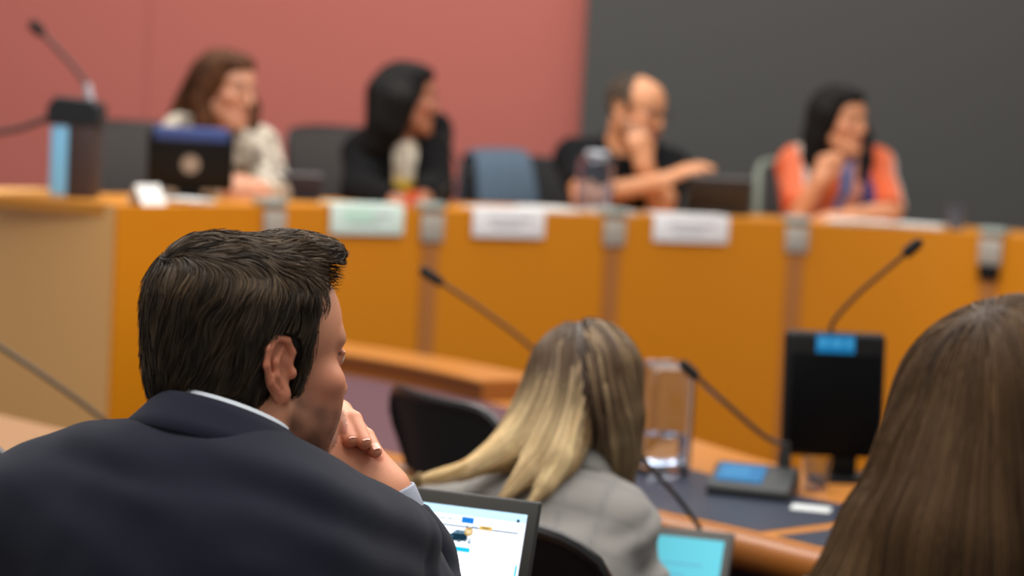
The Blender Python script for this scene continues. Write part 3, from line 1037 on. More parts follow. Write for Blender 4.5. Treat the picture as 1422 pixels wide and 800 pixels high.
def woman_at_right():
    hc = P(1404, 596, 1.80)
    M = frame(hc, -12, 4, 0)
    T = frame(P(1390, 900, 1.74), -5, 8)
    nb = P(1385, 740, 1.77)
    J = dict(T=T, neck=nb, chest=P(1392, 960, 1.75), pelvis=P(1400, 1250, 1.68), floor=0.0, sw=.9,
             shL=P(1140, 915, 1.76), shR=P(1640, 930, 1.76), elL=P(1120, 1150, 1.9), elR=P(1650, 1150, 1.9),
             wrL=P(1250, 1090, 2.1), wrR=P(1500, 1090, 2.1))
    J['pelvis'][2] = .56
    skin = bpy.data.materials['pale_skin']
    F = Field((-.05, 1.4, -.02), (.95, 2.5, 1.3), .011)
    torso_prims(F, J)
    F.cone(wor(M, (0, -.028, -.05)), nb, .048, .055, .03)
    seat_legs(J, F)
    add_head(F, M, female=True)
    for sd in 'LR':
        add_hand(F, J['wr' + sd], (.3 if sd == 'L' else -.3, .9, -.1), (0, .1, -1), (1 if sd == 'L' else -1, .2, 0), (18, 24, 14), s=.88)
    V, Fc = F.surf(); V = smooth_mesh(V, Fc, 1, .4)
    body = mesh_np('person', V, Fc, skin, None, True, skin_cols(V, M, (214, 164, 138)))
    tag(body, 'woman at the right edge, back of her head with long straight brown hair', 'person')
    top = mat('dark_knit', (52, 50, 54), rough=.95, noise_amt=.2, noise_scale=300)
    F = Field((-.05, 1.4, .42), (.95, 2.5, 1.15), .011)
    torso_prims(F, J, .014); F.plane((0, 0, .44), (0, 0, -1))
    F.cone(nb + np.array([0, .01, .0]), wor(M, (0, -.02, -.03)), .06, .055, .01, '-')
    V, Fc = F.surf(); mesh_np('dark_top', smooth_mesh(V, Fc, 1), Fc, top, body)
    F = Field((-.05, 1.4, .02), (.95, 2.5, .75), .013)
    F.ell(J['pelvis'] + np.array([0, 0, -.03]), (.15, .12, .11), .03)
    seat_legs(J, F, .012); F.plane((0, 0, .075), (0, 0, -1))
    V, Fc = F.surf(); mesh_np('trousers', smooth_mesh(V, Fc, 1), Fc, bpy.data.materials['dark_trousers'], body)
    hm = hairmat('brown_hair', .6, .14)
    F = Field(hc + np.array([-.26, -.22, -.42]), hc + np.array([.30, .2, .17]), .005)
    F.ell((0, -.012, .030), (.086, .106, .086), .01, '+', M)
    pts = lambda l: [P(*q) for q in l]
    F.chain(pts([(1384, 580, 1.76), (1366, 660, 1.74), (1336, 760, 1.72), (1300, 900, 1.71)]), [.078, .080, .084, .07], .04)
    F.chain(pts([(1352, 570, 1.79), (1308, 650, 1.77), (1248, 750, 1.74), (1196, 840, 1.72), (1160, 920, 1.72)]), [.060, .054, .052, .046, .03], .04)
    F.chain(pts([(1446, 570, 1.76), (1476, 680, 1.74), (1500, 800, 1.72), (1510, 900, 1.72)]), [.08, .082, .08, .06], .04)
    V, Fc = F.surf(); V = smooth_mesh(V, Fc, 2, .5)
    crown = P(1372, 478, 1.76)

    def flow(p, g, i):
        o = p - crown
        r = np.linalg.norm(o, axis=1, keepdims=True)
        o = o / np.maximum(r, 1e-6)
        f = np.array([[0, 0, -1.0]]) * np.clip(r / .08, .1, 1) + o * np.clip(1.15 - r / .2, .12, 1)
        f[:, 0] += np.clip((1.02 - p[:, 2]) / .3, 0, 1) * np.where(p[:, 0] < P(1350, 800, 1.72)[0], -.12, .1)
        nz = np.array([noise.noise_vector(Vector((v[0] * 14, v[1] * 14, v[2] * 6))) for v in p])
        return f + nz * .10
    qn = np.array([noise.noise(Vector((v[0] * 40, v[1] * 40, v[2] * 5))) for v in V])
    base = np.array(srgb(58, 42, 30)[:3])
    h = mesh_np('hair', V, Fc, hm, body, True, np.clip(base * (1 + .5 * qn[:, None]), 0, 1))
    roots = sample_surface(V, Fc, 12000, mask=lambda c: (c[:, 2] > hc[2] - .02).astype(float))
    St = strands(F, roots, flow, 26, (.30 + .14 * RNG.random(12000)) / 25, .0009, jitter=.003)
    strand_obj('long_strands', St, (48, 33, 22), (112, 85, 58), hm, h, (124, 96, 62), lambda v: np.clip((1.12 - v[:, 2]) / .30, 0, .5), power=1.3, roots=roots, freq=60)
    roots = sample_surface(V, Fc, 9000)
    St = strands(F, roots, flow, 14, .16 / 13, .0009, jitter=.003)
    strand_obj('short_strands', St, (48, 34, 23), (114, 87, 60), hm, h, (124, 96, 62), lambda v: np.clip((1.12 - v[:, 2]) / .30, 0, .5), power=1.3, roots=roots, freq=60)
    return body
# ------------------------------------------------------------------ people: the four panellists behind the curved desk
DAIS = 0.39
DESK = 1.14


def face_cloth(J, M, lo, hi, g, step=.009, arms='full', sleeve=1.0, open_front=0.0, neckr=.056, shirt_only=False):
    F = Field(lo, hi, step)
    T = J['T']
    if arms == 'full':
        torso_prims(F, J, g, arms=None)
        if open_front:
            F.cone(J['neck'] + T[:3, 1] * .10 + np.array([0, 0, -.02]), J['pelvis'] + T[:3, 1] * .16, open_front, open_front * 1.1, .01, '-')
        for sd in 'LR':
            F.cone(J['sh' + sd], J['el' + sd], .050 + g, .040 + g, .02)
            F.cone(J['el' + sd], J['wr' + sd], .042 + g, .028 + g, .015, flat=True)
    else:
        torso_prims(F, J, g, arms=None)
        for sd in 'LR':
            if sleeve > 0:
                e = J['sh' + sd] + (J['el' + sd] - J['sh' + sd]) * min(sleeve, 1.0)
                F.cone(J['sh' + sd], e, .054 + g, .046 + g, .03, flat=sleeve < 1)
            if sleeve > 1:
                w = J['el' + sd] + (J['wr' + sd] - J['el' + sd]) * (sleeve - 1)
                F.cone(J['el' + sd], w, .044 + g, .034 + g, .015, flat=True)
    F.cone(J['neck'] + np.array([0, 0, -.03]), wor(M, (0, -.02, -.03)), neckr, neckr, .010, '-')
    F.plane((0, 0, DAIS + .44), (0, 0, -1))
    V, Fc = F.surf()
    V = smooth_mesh(V, Fc, 1, .5)
    N = normals(V, Fc)
    n1 = np.array([noise.noise(Vector((v[0] * 14, v[1] * 14, v[2] * 24))) for v in V])
    return V + N * (.004 * n1)[:, None], Fc, N


def panelist(label, M, J, skin_col, hands, female=True, hair_col=(60, 40, 28), neck_r=.046, lip=None, step=.010, brow=(45, 32, 25), stub=None, trous=(40, 40, 46)):
    J['floor'] = DAIS
    allp = np.array([J[k] for k in ('pelvis', 'chest', 'neck', 'shL', 'shR', 'elL', 'elR', 'wrL', 'wrR')] + [M[:3, 3]])
    lo = allp.min(0) - .24; hi = allp.max(0) + .24
    T = J['T']
    fw = np.array([T[0, 1], T[1, 1], 0])
    kn = J['pelvis'] + fw * .55
    lo = np.minimum(lo, kn - .2); hi = np.maximum(hi, kn + .2); lo[2] = DAIS - .02
    J['lo'], J['hi'] = lo, hi
    h = M[:3, 3]
    F = Field(lo, hi, step, fx=[(h[0] - .13, h[0] + .13, .0055)], fy=[(h[1] - .13, h[1] + .13, .0055)], fz=[(h[2] - .15, h[2] + .15, .0055)])
    torso_prims(F, J, 0.0)
    F.cone(wor(M, (0, -.028, -.05)), J['neck'], neck_r, neck_r + .006, .03)
    seat_legs(J, F)
    add_head(F, M, female=female)
    for sd in 'LR':
        if hands.get(sd):
            hd = hands[sd]
            add_hand(F, J['wr' + sd], hd[0], hd[1], hd[2], hd[3], s=.90 if female else 1.0)
    V, Fc = F.surf(); V = smooth_mesh(V, Fc, 1, .4)
    m = mat('panel_skin', skin_col, rough=.5, attr=True)
    body = mesh_np('person', V, Fc, m, None, True, skin_cols(V, M, skin_col, lip=lip, brow=brow, stub=stub, flush=.2))
    tag(body, label, 'person')
    F = Field(lo, np.array([hi[0], hi[1], J['pelvis'][2] + .12]), .014)
    F.ell(J['pelvis'] + np.array([0, 0, -.03]), (.155, .12, .11), .03, '+', None, T[:3, :3])
    seat_legs(J, F, .012)
    F.plane((0, 0, DAIS + .075), (0, 0, -1))
    V, Fc = F.surf()
    mesh_np('trousers', smooth_mesh(V, Fc, 1), Fc, mat('panel_trousers', trous, rough=.85, noise_amt=.1, noise_scale=400), body)
    return body


def hair_mesh(body, M, build, col, col2, pad=(.3, .3, .5), cover=True):
    h = M[:3, 3]
    F = Field(h - np.array(pad), h + np.array([pad[0], pad[1], .18]), .006)
    build(F)
    if cover:
        for s in (1, -1): F.ell((s * .074, -.012, -.012), (.018, .030, .052), .012, '+', M)
        F.ell((0, .034, .080), (.068, .054, .036), .012, '+', M)
    V, Fc = F.surf(); V = smooth_mesh(V, Fc, 1, .5)
    n = np.array([noise.noise(Vector((v[0] * 60, v[1] * 60, v[2] * 9))) for v in V])
    V = V + normals(V, Fc) * (.003 * n)[:, None]
    C = np.array(srgb(*col)[:3]) + (np.array(srgb(*col2)[:3]) - np.array(srgb(*col)[:3])) * np.clip(.5 + n, 0, 1)[:, None]
    o = mesh_np('hair', V, Fc, hairmat('panel_hair', .65, .18), body, True, C)
    return o


def panel():
    Pq = lambda x, y, Y: P(x, y, Y)

    # -- woman in a cream patterned blouse, long brown hair
    M = frame(Pq(312, 121, 6.34), 122, 8, 0)
    T = frame(Pq(305, 230, 6.5), 140, 14)
    J = dict(T=T, sw=.9, neck=Pq(303, 178, 6.44), chest=Pq(303, 232, 6.50), pelvis=np.array([-.98, 6.64, DAIS + .54]),
             shR=Pq(254, 188, 6.40), shL=Pq(358, 204, 6.46), elR=Pq(252, 266, 6.28), elL=Pq(382, 262, 6.30), wrR=Pq(316, 268, 6.14), wrL=Pq(358, 264, 6.16))
    b = panelist('woman with long brown hair in a cream patterned blouse, hands clasped on the desk', M, J, (194, 138, 110),
                 dict(R=((.95, -.25, .05), (.3, .9, -.2), (0, 0, 1), (35, 45, 25)), L=((-.95, -.3, .05), (0, .9, -.3), (0, 0, 1), (40, 50, 25))))
    V, Fc, N = face_cloth(J, M, J['lo'], J['hi'], .016)
    n = np.array([noise.fractal(Vector(v) * 26, .8, 2, 2) for v in V])
    C = paint(np.tile(np.array(srgb(188, 178, 162)[:3]), (len(V), 1)), np.clip((n - .05) * 5, 0, .85), (92, 78, 66))
    mesh_np('patterned_blouse', V, Fc, mat('blouse_cloth', (200, 190, 175), rough=.8, attr=True, noise_amt=.06), b, True, C)

    def hb(F):
        F.ell((0, -.014, .034), (.082, .104, .086), .01, '+', M)
        F.ell((0, .128, -.042), (.2, .100, .115), .012, '-', M)
        F.chain([Pq(288, 112, 6.40), Pq(264, 148, 6.44), Pq(242, 184, 6.46), Pq(226, 208, 6.47)], [.068, .056, .040, .015], .03)
        F.chain([Pq(282, 140, 6.30), Pq(284, 172, 6.29), Pq(288, 200, 6.29)], [.036, .034, .016], .03)
        F.chain([Pq(322, 118, 6.44), Pq(345, 150, 6.46), Pq(352, 182, 6.42)], [.05, .04, .018], .03)
    hair_mesh(b, M, hb, (46, 25, 13), (86, 52, 29))

    # -- woman in a black blazer, long black hair
    M = frame(Pq(563, 135, 6.65), 74, 4, 0)
    T = frame(Pq(552, 235, 6.72), 162, 8)
    J = dict(T=T, sw=.9, neck=Pq(556, 192, 6.70), chest=Pq(552, 238, 6.74), pelvis=np.array([-.40, 6.84, DAIS + .54]),
             shR=Pq(507, 214, 6.68), shL=Pq(597, 184, 6.76), elR=Pq(500, 268, 6.52), elL=Pq(604, 262, 6.62), wrR=Pq(548, 280, 6.36), wrL=Pq(588, 276, 6.44))
    b = panelist('woman with long black hair in a black blazer over a pale patterned top', M, J, (152, 98, 72),
                 dict(R=((.9, -.3, 0), (0, .2, -1), (0, 1, 0), (15, 20, 15)), L=((-.5, -.8, 0), (0, .1, -1), (-1, 0, 0), (15, 20, 15))))
    V, Fc, N = face_cloth(J, M, J['lo'], J['hi'], .008, arms=None, sleeve=0)
    n = np.array([noise.fractal(Vector(v) * 30, .8, 2, 2) for v in V])
    C = paint(np.tile(np.array(srgb(214, 206, 190)[:3]), (len(V), 1)), np.clip((n - .1) * 4, 0, .7), (150, 128, 100))
    C = paint(C, np.clip((1.228 - V[:, 2]) / .03, 0, 1), (222, 190, 40))
    mesh_np('patterned_top', V, Fc, mat('top_cloth', (210, 200, 185), rough=.8, attr=True, noise_amt=.05), b, True, C)
    V, Fc, N = face_cloth(J, M, J['lo'], J['hi'], .022, open_front=.046, neckr=.060)
    mesh_np('black_blazer', V, Fc, mat('black_wool', (8, 8, 10), rough=.9, spec=.2, noise_amt=.1, noise_scale=300), b)

    def hb(F):
        F.ell((0, -.012, .034), (.078, .098, .085), .01, '+', M)
        F.ell((0, .142, -.042), (.2, .105, .114), .012, '-', M)
        F.chain([Pq(535, 130, 6.62), Pq(530, 170, 6.60), Pq(518, 205, 6.60), Pq(512, 232, 6.62)], [.066, .054, .042, .018], .02)
        F.chain([Pq(556, 140, 6.58), Pq(548, 180, 6.57), Pq(534, 212, 6.58)], [.055, .040, .016], .025)
    hair_mesh(b, M, hb, (7, 6, 6), (18, 14, 12))

    # -- man in a black T-shirt with glasses, hand on his mouth
    M = frame(Pq(884, 152, 6.93), 128, 12, -4)
    T = frame(Pq(868, 245, 7.05), 150, 18)
    J = dict(T=T, sw=1.0, neck=Pq(866, 208, 7.00), chest=Pq(866, 250, 7.06), pelvis=np.array([.40, 7.16, DAIS + .54]),
             shR=Pq(799, 220, 7.02), shL=Pq(932, 236, 7.06), elR=Pq(812, 276, 6.84), elL=Pq(918, 286, 6.86), wrR=Pq(918, 252, 6.72), wrL=Pq(894, 230, 6.80))
    b = panelist('man in glasses and a black T-shirt, receding dark hair, hand over his mouth', M, J, (200, 138, 98),
                 dict(R=((.85, -.1, .45), (.25, .3, -.9), (0, .9, .3), (12, 20, 15)), L=((-.25, -.1, 1.0), (-.4, .9, .1), (.3, -.1, .8), (45, 70, 45))),
                 female=False, neck_r=.056, stub=(120, 84, 64))
    V, Fc, N = face_cloth(J, M, J['lo'], J['hi'], .016, arms=None, sleeve=.72, neckr=.066)
    mesh_np('black_t_shirt', V, Fc, mat('black_jersey', (14, 15, 18), rough=.9, spec=.2, noise_amt=.1, noise_scale=300), b)

    def hb(F):
        F.ell((0, -.030, .026), (.086, .090, .088), .01, '+', M)
        F.ell((0, .125, .02), (.2, .110, .13), .012, '-', M)
        for s in (1, -1): F.ell((s * .10, -.006, -.045), (.05, .045, .055), .01, '-', M)
        F.ell((0, 0, -.15), (.2, .2, .075), .01, '-', M)
        for s in (1, -1): F.ell((s * .045, .075, .10), (.030, .060, .045), .01, '-', M)
    hair_mesh(b, M, hb, (40, 32, 26), (78, 64, 52), pad=(.2, .2, .2), cover=False)
    g = MB()
    fr = mat('glasses_frame', (28, 24, 24), rough=.35)
    for s in (1, -1):
        ring = [wor(M, (s * .033 + .021 * math.cos(a), .107 - .004 * abs(math.cos(a)), .004 + .016 * math.sin(a))) for a in np.linspace(0, 2 * PI, 20)]
        g.tube(ring, .0022, 6, cap=False)
        g.tube([wor(M, (s * .054, .103, .010)), wor(M, (s * .072, .06, .012)), wor(M, (s * .079, -.01, .010))], .002, 6)
    g.tube([wor(M, (-.012, .107, .006)), wor(M, (0, .109, .009)), wor(M, (.012, .107, .006))], .002, 6)
    g.build('glasses', fr, b)

    # -- woman in a striped orange top, long black hair
    M = frame(Pq(1165, 166, 7.12), 140, 4, 3)
    T = frame(Pq(1165, 255, 7.2), 168, 10)
    J = dict(T=T, sw=.95, neck=Pq(1166, 222, 7.18), chest=Pq(1164, 262, 7.22), pelvis=np.array([1.16, 7.32, DAIS + .54]),
             shR=Pq(1108, 232, 7.20), shL=Pq(1214, 234, 7.24), elR=Pq(1112, 294, 7.03), elL=Pq(1234, 296, 7.04), wrR=Pq(1138, 250, 6.98), wrL=Pq(1182, 300, 6.94))
    b = panelist('woman with black hair in a striped orange and blue top, fist at her chin', M, J, (200, 136, 98),
                 dict(R=((.30, -.05, 1.0), (.55, .8, -.2), (.6, .2, .3), (60, 80, 50)), L=((-.95, -.3, -.02), (0, .1, -1), (0, 1, 0), (15, 22, 15))))
    V, Fc, N = face_cloth(J, M, J['lo'], J['hi'], .020, arms=None, sleeve=.98, neckr=.066)
    q = loc(T, V)
    u = q[:, 0] + .15 * q[:, 2] + .012 * np.array([noise.noise(Vector(v) * 14) for v in V])
    pal = [(206, 98, 50), (204, 128, 108), (62, 66, 124), (190, 172, 158), (204, 100, 64), (198, 82, 38), (50, 46, 96), (208, 138, 108), (80, 104, 152)]
    wd = [.052, .036, .034, .022, .046, .042, .030, .040, .036]
    edges = np.cumsum(wd); uu = np.mod(u + .30, edges[-1])
    idx = np.searchsorted(edges, uu)
    C = np.array([srgb(*c)[:3] for c in pal])[np.clip(idx, 0, len(pal) - 1)]
    mesh_np('striped_top', V, Fc, mat('striped_cloth', (220, 120, 80), rough=.85, attr=True, noise_amt=.05), b, True, C)

    def hb(F):
        F.ell((0, -.014, .034), (.084, .106, .088), .01, '+', M)
        F.ell((0, .130, -.044), (.2, .102, .118), .012, '-', M)
        F.chain([Pq(1148, 160, 7.12), Pq(1136, 190, 7.12), Pq(1130, 222, 7.12), Pq(1128, 244, 7.10)], [.074, .058, .046, .020], .03)
        F.chain([Pq(1176, 160, 7.22), Pq(1194, 195, 7.20), Pq(1198, 225, 7.14), Pq(1196, 246, 7.10)], [.062, .046, .040, .020], .03)
    hair_mesh(b, M, hb, (8, 7, 7), (22, 18, 16))
# ------------------------------------------------------------------ the room and the furniture
def G(p):
    d = np.asarray(p, float) - np.array([0, 0, CAMZ])
    f = d @ np.array([0, CP, -SP]); a = d[0]; b = d @ np.array([0, SP, CP])
    u, v = FPX * a / f, -FPX * b / f
    return np.array([711 + u * RC - v * RS, 400 + u * RS + v * RC])


DESK_PTS = [(-1.06, 5.36), (-.87, 5.66), (-.66, 5.90), (-.31, 6.13), (.19, 6.41), (.73, 6.64), (1.28, 6.69), (1.62, 6.52), (2.1, 6.05), (2.5, 5.5)]
DPATH = np.array([p[:2] for p in spline([(x, y, 0) for x, y in DESK_PTS], 160)])
DTAN = np.gradient(DPATH, axis=0); DTAN /= np.linalg.norm(DTAN, axis=1, keepdims=True)
DNOR = np.stack([-DTAN[:, 1], DTAN[:, 0]], 1)          # towards the people behind the desk


def desk_at(px, z=DESK):
    """index on the desk front seen at photo column px"""
    xs = np.array([G((x, y, z))[0] for x, y in DPATH])
    return int(np.argmin(np.abs(xs - px)))


def sweep(path, nor, prof, name, m, parent=None, smooth=True, cap=True):
    """profile (offset along nor, z) swept along a plan path"""
    n, k = len(path), len(prof)
    V = [(path[i, 0] + nor[i, 0] * o, path[i, 1] + nor[i, 1] * o, z) for i in range(n) for o, z in prof]
    F = [[i * k + j, i * k + (j + 1) % k, (i + 1) * k + (j + 1) % k, (i + 1) * k + j] for i in range(n - 1) for j in range(k)]
    if cap: F += [list(range(k))[::-1], [(n - 1) * k + j for j in range(k)]]
    mb = MB(); mb.add(V, F)
    return mb.build(name, m, parent, smooth)


def wood(name, a, b, rough=.42, scale=3.0, stretch=(6, 6, .35), coat=.0, spec=.4):
    return mat(name, a, rough=rough, col2=b, noise_scale=scale, stretch=stretch, detail=6, coat=coat, spec=spec, bump=.02, bump_scale=40)


def setting():
    carpet = mat('purple_carpet', (84, 66, 84), rough=.95, noise_amt=.25, noise_scale=120, bump=.3, bump_scale=400)
    mb = MB(); mb.box((0, 4.6, -.05), (13.0, 10.4, .1)); o = mb.build('floor', carpet); tag(o, kind='structure')
    red = mat('red_wall_paint', (177, 98, 88), rough=.75, col2=(169, 92, 83), noise_scale=1.2, bump=.03, bump_scale=300)
    dark = mat('dark_wall_felt', (80, 80, 78), rough=.95, col2=(66, 66, 65), noise_scale=1.6, detail=5, bump=.15, bump_scale=250)
    wx = P(811, 85, 8.15)[0]
    mb = MB(); mb.box((-6.5 + (wx + 6.5) / 2, 8.2, 2.0), (wx + 6.5, .1, 4.0)); o = mb.build('wall_left', red); tag(o, kind='structure')
    mb = MB(); mb.box((wx + (6.5 - wx) / 2, 8.16, 2.0), (6.5 - wx, .16, 4.0)); o = mb.build('wall_right', dark); tag(o, kind='structure')
    for k, x in enumerate((P(206, 60, 8.15)[0], P(-180, 60, 8.15)[0])):
        mb = MB(); mb.box((x, 8.149, 2.0), (.006, .004, 4.0))
        o = mb.build('trim_%d' % (k + 1), mat('wall_joint', (158, 84, 76), rough=.8)); tag(o, kind='structure')
    # the raised floor behind the desk
    poly = [tuple(DPATH[i] + DNOR[i] * .06) for i in range(0, len(DPATH), 6)] + [(4.4, 8.05), (-4.4, 8.05), (-4.4, 6.2), (-1.7, 6.0)]
    mb = MB(); mb.prism(poly, 0.0, DAIS); o = mb.build('dais', mat('dais_carpet', (78, 62, 76), rough=.95, noise_amt=.2, noise_scale=120), smooth=False)
    tag(o, kind='structure')


def dais_desk():
    front = wood('amber_veneer', (200, 126, 10), (184, 112, 6), scale=2.2, stretch=(3, 3, .25))
    pale = wood('pale_veneer', (240, 188, 120), (222, 170, 104), scale=2.0, stretch=(4, 4, .25))
    topm = wood('desk_top_veneer', (206, 138, 48), (190, 122, 40), scale=3)
    strip = mat('joint_strip', (158, 100, 46), rough=.5, noise_amt=.06, noise_scale=20)
    steel = mat('brushed_steel', (166, 160, 150), rough=.45, metal=.2, noise_amt=.06, noise_scale=200)
    cap = mat('steel_cap', (176, 186, 178), rough=.25, metal=.3)
    blk = mat('black_plastic', (11, 11, 12), rough=.5, spec=.25)
    i0 = 0
    root = thing('panel_desk', (float(DPATH[60, 0]), float(DPATH[60, 1]), 0), 0,
                 'long curved amber wood desk where the four speakers sit, below the red wall', 'desk')
    inv = Matrix.Translation(root.location).inverted()
    cuts = [0] + [desk_at(p, 1.0) for p in (376, 598, 844, 1104, 1374)] + [len(DPATH) - 1]
    objs = []
    for a, b in zip(cuts, cuts[1:]):
        s = slice(a, b + 1)
        objs.append(sweep(DPATH[s], DNOR[s], [(0, 0.0), (.03, 0.0), (.03, DESK), (0, DESK)], 'front_panel', front, root))
    s = slice(0, len(DPATH))
    objs.append(sweep(DPATH, DNOR, [(.03, DESK - .03), (.52, DESK - .03), (.52, DESK), (.03, DESK)], 'desktop', topm, root))
    # end panel at the left
    c = DPATH[0]; n = DNOR[0]
    e = c + np.array([-.64, .56])
    d = (e - c) / np.linalg.norm(e - c); nn = np.array([d[1], -d[0]])
    if nn @ DTAN[0] < 0: nn = -nn
    c0_, e0_ = c - nn * .007, e - nn * .007
    V = [(*c0_, 0), (*e0_, 0), (*e0_, DESK), (*c0_, DESK)]
    c2, e2 = c + nn * .02 + d * .03, e + nn * .02
    V += [(*c2, 0), (*e2, 0), (*e2, DESK), (*c2, DESK)]
    mb = MB(); mb.add(V, [(0, 1, 2, 3), (4, 7, 6, 5), (0, 4, 5, 1), (3, 2, 6, 7), (1, 5, 6, 2), (0, 3, 7, 4)])
    objs.append(mb.build('end_panel', pale, root, smooth=False))
    # top of the return behind the end panel
    b_ = DPATH[0] + DNOR[0] * .52
    ring = [tuple(c), tuple(e), tuple(e + nn * .5), tuple(b_)]
    mb = MB(); mb.prism([tuple(c + nn * .001), tuple(e + nn * .001), tuple(e + nn * .45), tuple(DPATH[0] + DNOR[0] * .5)], DESK - .031, DESK - .0015)
    objs.append(mb.build('return_top', pale, root, smooth=False))
    # steel clips over the joints
    for q, px in enumerate((379, 602, 848, 1109, 1379)):
        i = desk_at(px - 1, DESK - .06); p = DPATH[i]; t = DTAN[i]; nr = DNOR[i]
        ang = math.atan2(t[1], t[0])
        Mx = Matrix.Translation((p[0], p[1], 0)) @ Matrix.Rotation(ang, 4, 'Z')
        mb = MB(); mb.box((0, -.002, (DESK - .08) / 2), (.055, .008, DESK - .10), Mx); objs.append(mb.build('joint_strip', strip, root, smooth=False))
        mb = MB(); mb.box((0, -.010, DESK - .055), (.078, .012, .085), Mx, bev=.004); cl = mb.build('joint_clip', steel, root); objs.append(cl)
        mb = MB(); mb.box((0, .018, DESK + .012), (.080, .070, .022), Mx, bev=.004)
        k = mb.build('clip_cap', cap, cl)
        if q == 4:
            mb = MB(); mb.box((0, -.012, DESK - .122), (.070, .018, .046), Mx, bev=.004); mb.build('clip_foot', blk, cl)
    for o in objs: o.matrix_parent_inverse = inv
    return root


def name_plates():
    white = mat('white_card', (226, 226, 228), rough=.5)
    mint = mat('mint_card', (206, 226, 218), rough=.5)
    ink = mat('grey_ink', (150, 150, 156), rough=.6)
    green = mat('green_ink', (184, 220, 204), rough=.6)
    labs = ['name card with a faint green band, in front of the black-haired woman in the blazer',
            'white name card below the chair with the denim jacket', 'white name card before the man in glasses, rightmost of the three cards']
    for k, (px, wpx, w) in enumerate(((507, 100, .245), (706, 106, .255), (954, 112, .272))):
        i = desk_at(px, DESK - .05); p = DPATH[i]; t = DTAN[i]
        ang = math.atan2(t[1], t[0])
        r = thing('name_card', (p[0] - DNOR[i, 0] * .012, p[1] - DNOR[i, 1] * .012, DESK - .080), ang, labs[k], 'name card', 'name cards on the curved desk')
        mb = MB(); mb.box((0, 0, .047), (w, .006, .092), bev=.002)
        mb.box((0, .045, .090), (w, .09, .004), bev=.001)
        mb.build('card', mint if k == 0 else white, r)
        mb = MB()
        for z, f, x in ((.058, .62, 0), (.034, .40, -.01)):
            mb.box((x, -.0035, z), (w * f, .001, .008))
        mb.build('lettering', ink, r)
        if k == 0:
            mb = MB(); mb.box((-.03, -.0036, .056), (w * .42, .001, .040)); mb.build('printed_band', green, r)


def gooseneck(name, label, base, pts, root_r=.006, r=.0042, head=.055, group='slim gooseneck microphones', disc=True, unit=None, metal=(60, 58, 56)):
    """desk microphone on a flexible neck"""
    neck = bpy.data.materials.get('gooseneck_metal') or mat('gooseneck_metal', metal, rough=.4, metal=.6)
    foam = bpy.data.materials.get('mic_foam') or mat('mic_foam', (24, 22, 22), rough=.9)
    blk = bpy.data.materials['black_plastic']
    t = thing(name, tuple(base), 0, label, 'microphone', group)
    b = np.asarray(base, float)
    sp = [np.asarray(q) - b for q in spline(pts, 30)]
    mb = MB(); mb.tube(sp, r, 8); mb.build('gooseneck', neck, t)
    d = sp[-1] - sp[-3]; d /= np.linalg.norm(d)
    mb = MB(); mb.tube([sp[-1] - d * .006, sp[-1], sp[-1] + d * head * .3, sp[-1] + d * head * .85, sp[-1] + d * head], [.006, .010, .0115, .0115, .006], 12)
    mb.build('microphone_head', foam, t)
    if disc:
        mb = MB(); mb.lathe([(.026, 0), (.026, .006), (.020, .012), (.010, .016), (.008, .034), (.006, .036)], 24)
        mb.build('base', blk, t)
    return t


TF = spline([(-.66, 5.68, 0), (-.12, 5.25, 0), (.25, 4.75, 0), (.60, 4.12, 0), (.86, 3.80, 0), (1.02, 3.62, 0), (1.32, 3.33, 0), (1.7, 3.0, 0)], 84)
TN = spline([(-.80, 4.50, 0), (-.50, 4.21, 0), (-.235, 3.96, 0), (.10, 3.68, 0), (.40, 3.42, 0), (.545, 3.27, 0), (.86, 2.98, 0), (1.25, 2.66, 0)], 84)


def slab(name, A, B, fa, fb, z0, z1, m, parent, i0=0, i1=None, r=0.0):
    """horizontal slab between fractions fa..fb of the way from near edge A to far edge B"""
    i1 = len(A) - 1 if i1 is None else i1
    lo = [A[i] + (B[i] - A[i]) * fa for i in range(i0, i1 + 1)]
    hi = [A[i] + (B[i] - A[i]) * fb for i in range(i0, i1 + 1)]
    n = len(lo)
    V = [(q[0], q[1], z0) for q in lo] + [(q[0], q[1], z0) for q in hi] + [(q[0], q[1], z1) for q in lo] + [(q[0], q[1], z1) for q in hi]
    F = []
    for i in range(n - 1):
        F += [(i, i + 1, n + i + 1, n + i), (2 * n + i, 3 * n + i, 3 * n + i + 1, 2 * n + i + 1),
              (i, 2 * n + i, 2 * n + i + 1, i + 1), (n + i, n + i + 1, 3 * n + i + 1, 3 * n + i)]
    F += [(0, n, 3 * n, 2 * n), (n - 1, 3 * n - 1, 4 * n - 1, 2 * n - 1)]
    F[-1] = (n - 1, 3 * n - 1, 4 * n - 1, 2 * n + n - 1)
    F[-1] = (n - 1, 2 * n - 1, 4 * n - 1, 3 * n - 1)
    mb = MB(); mb.add(V, F)
    return mb.build(name, m, parent, smooth=False)


TZ = .74


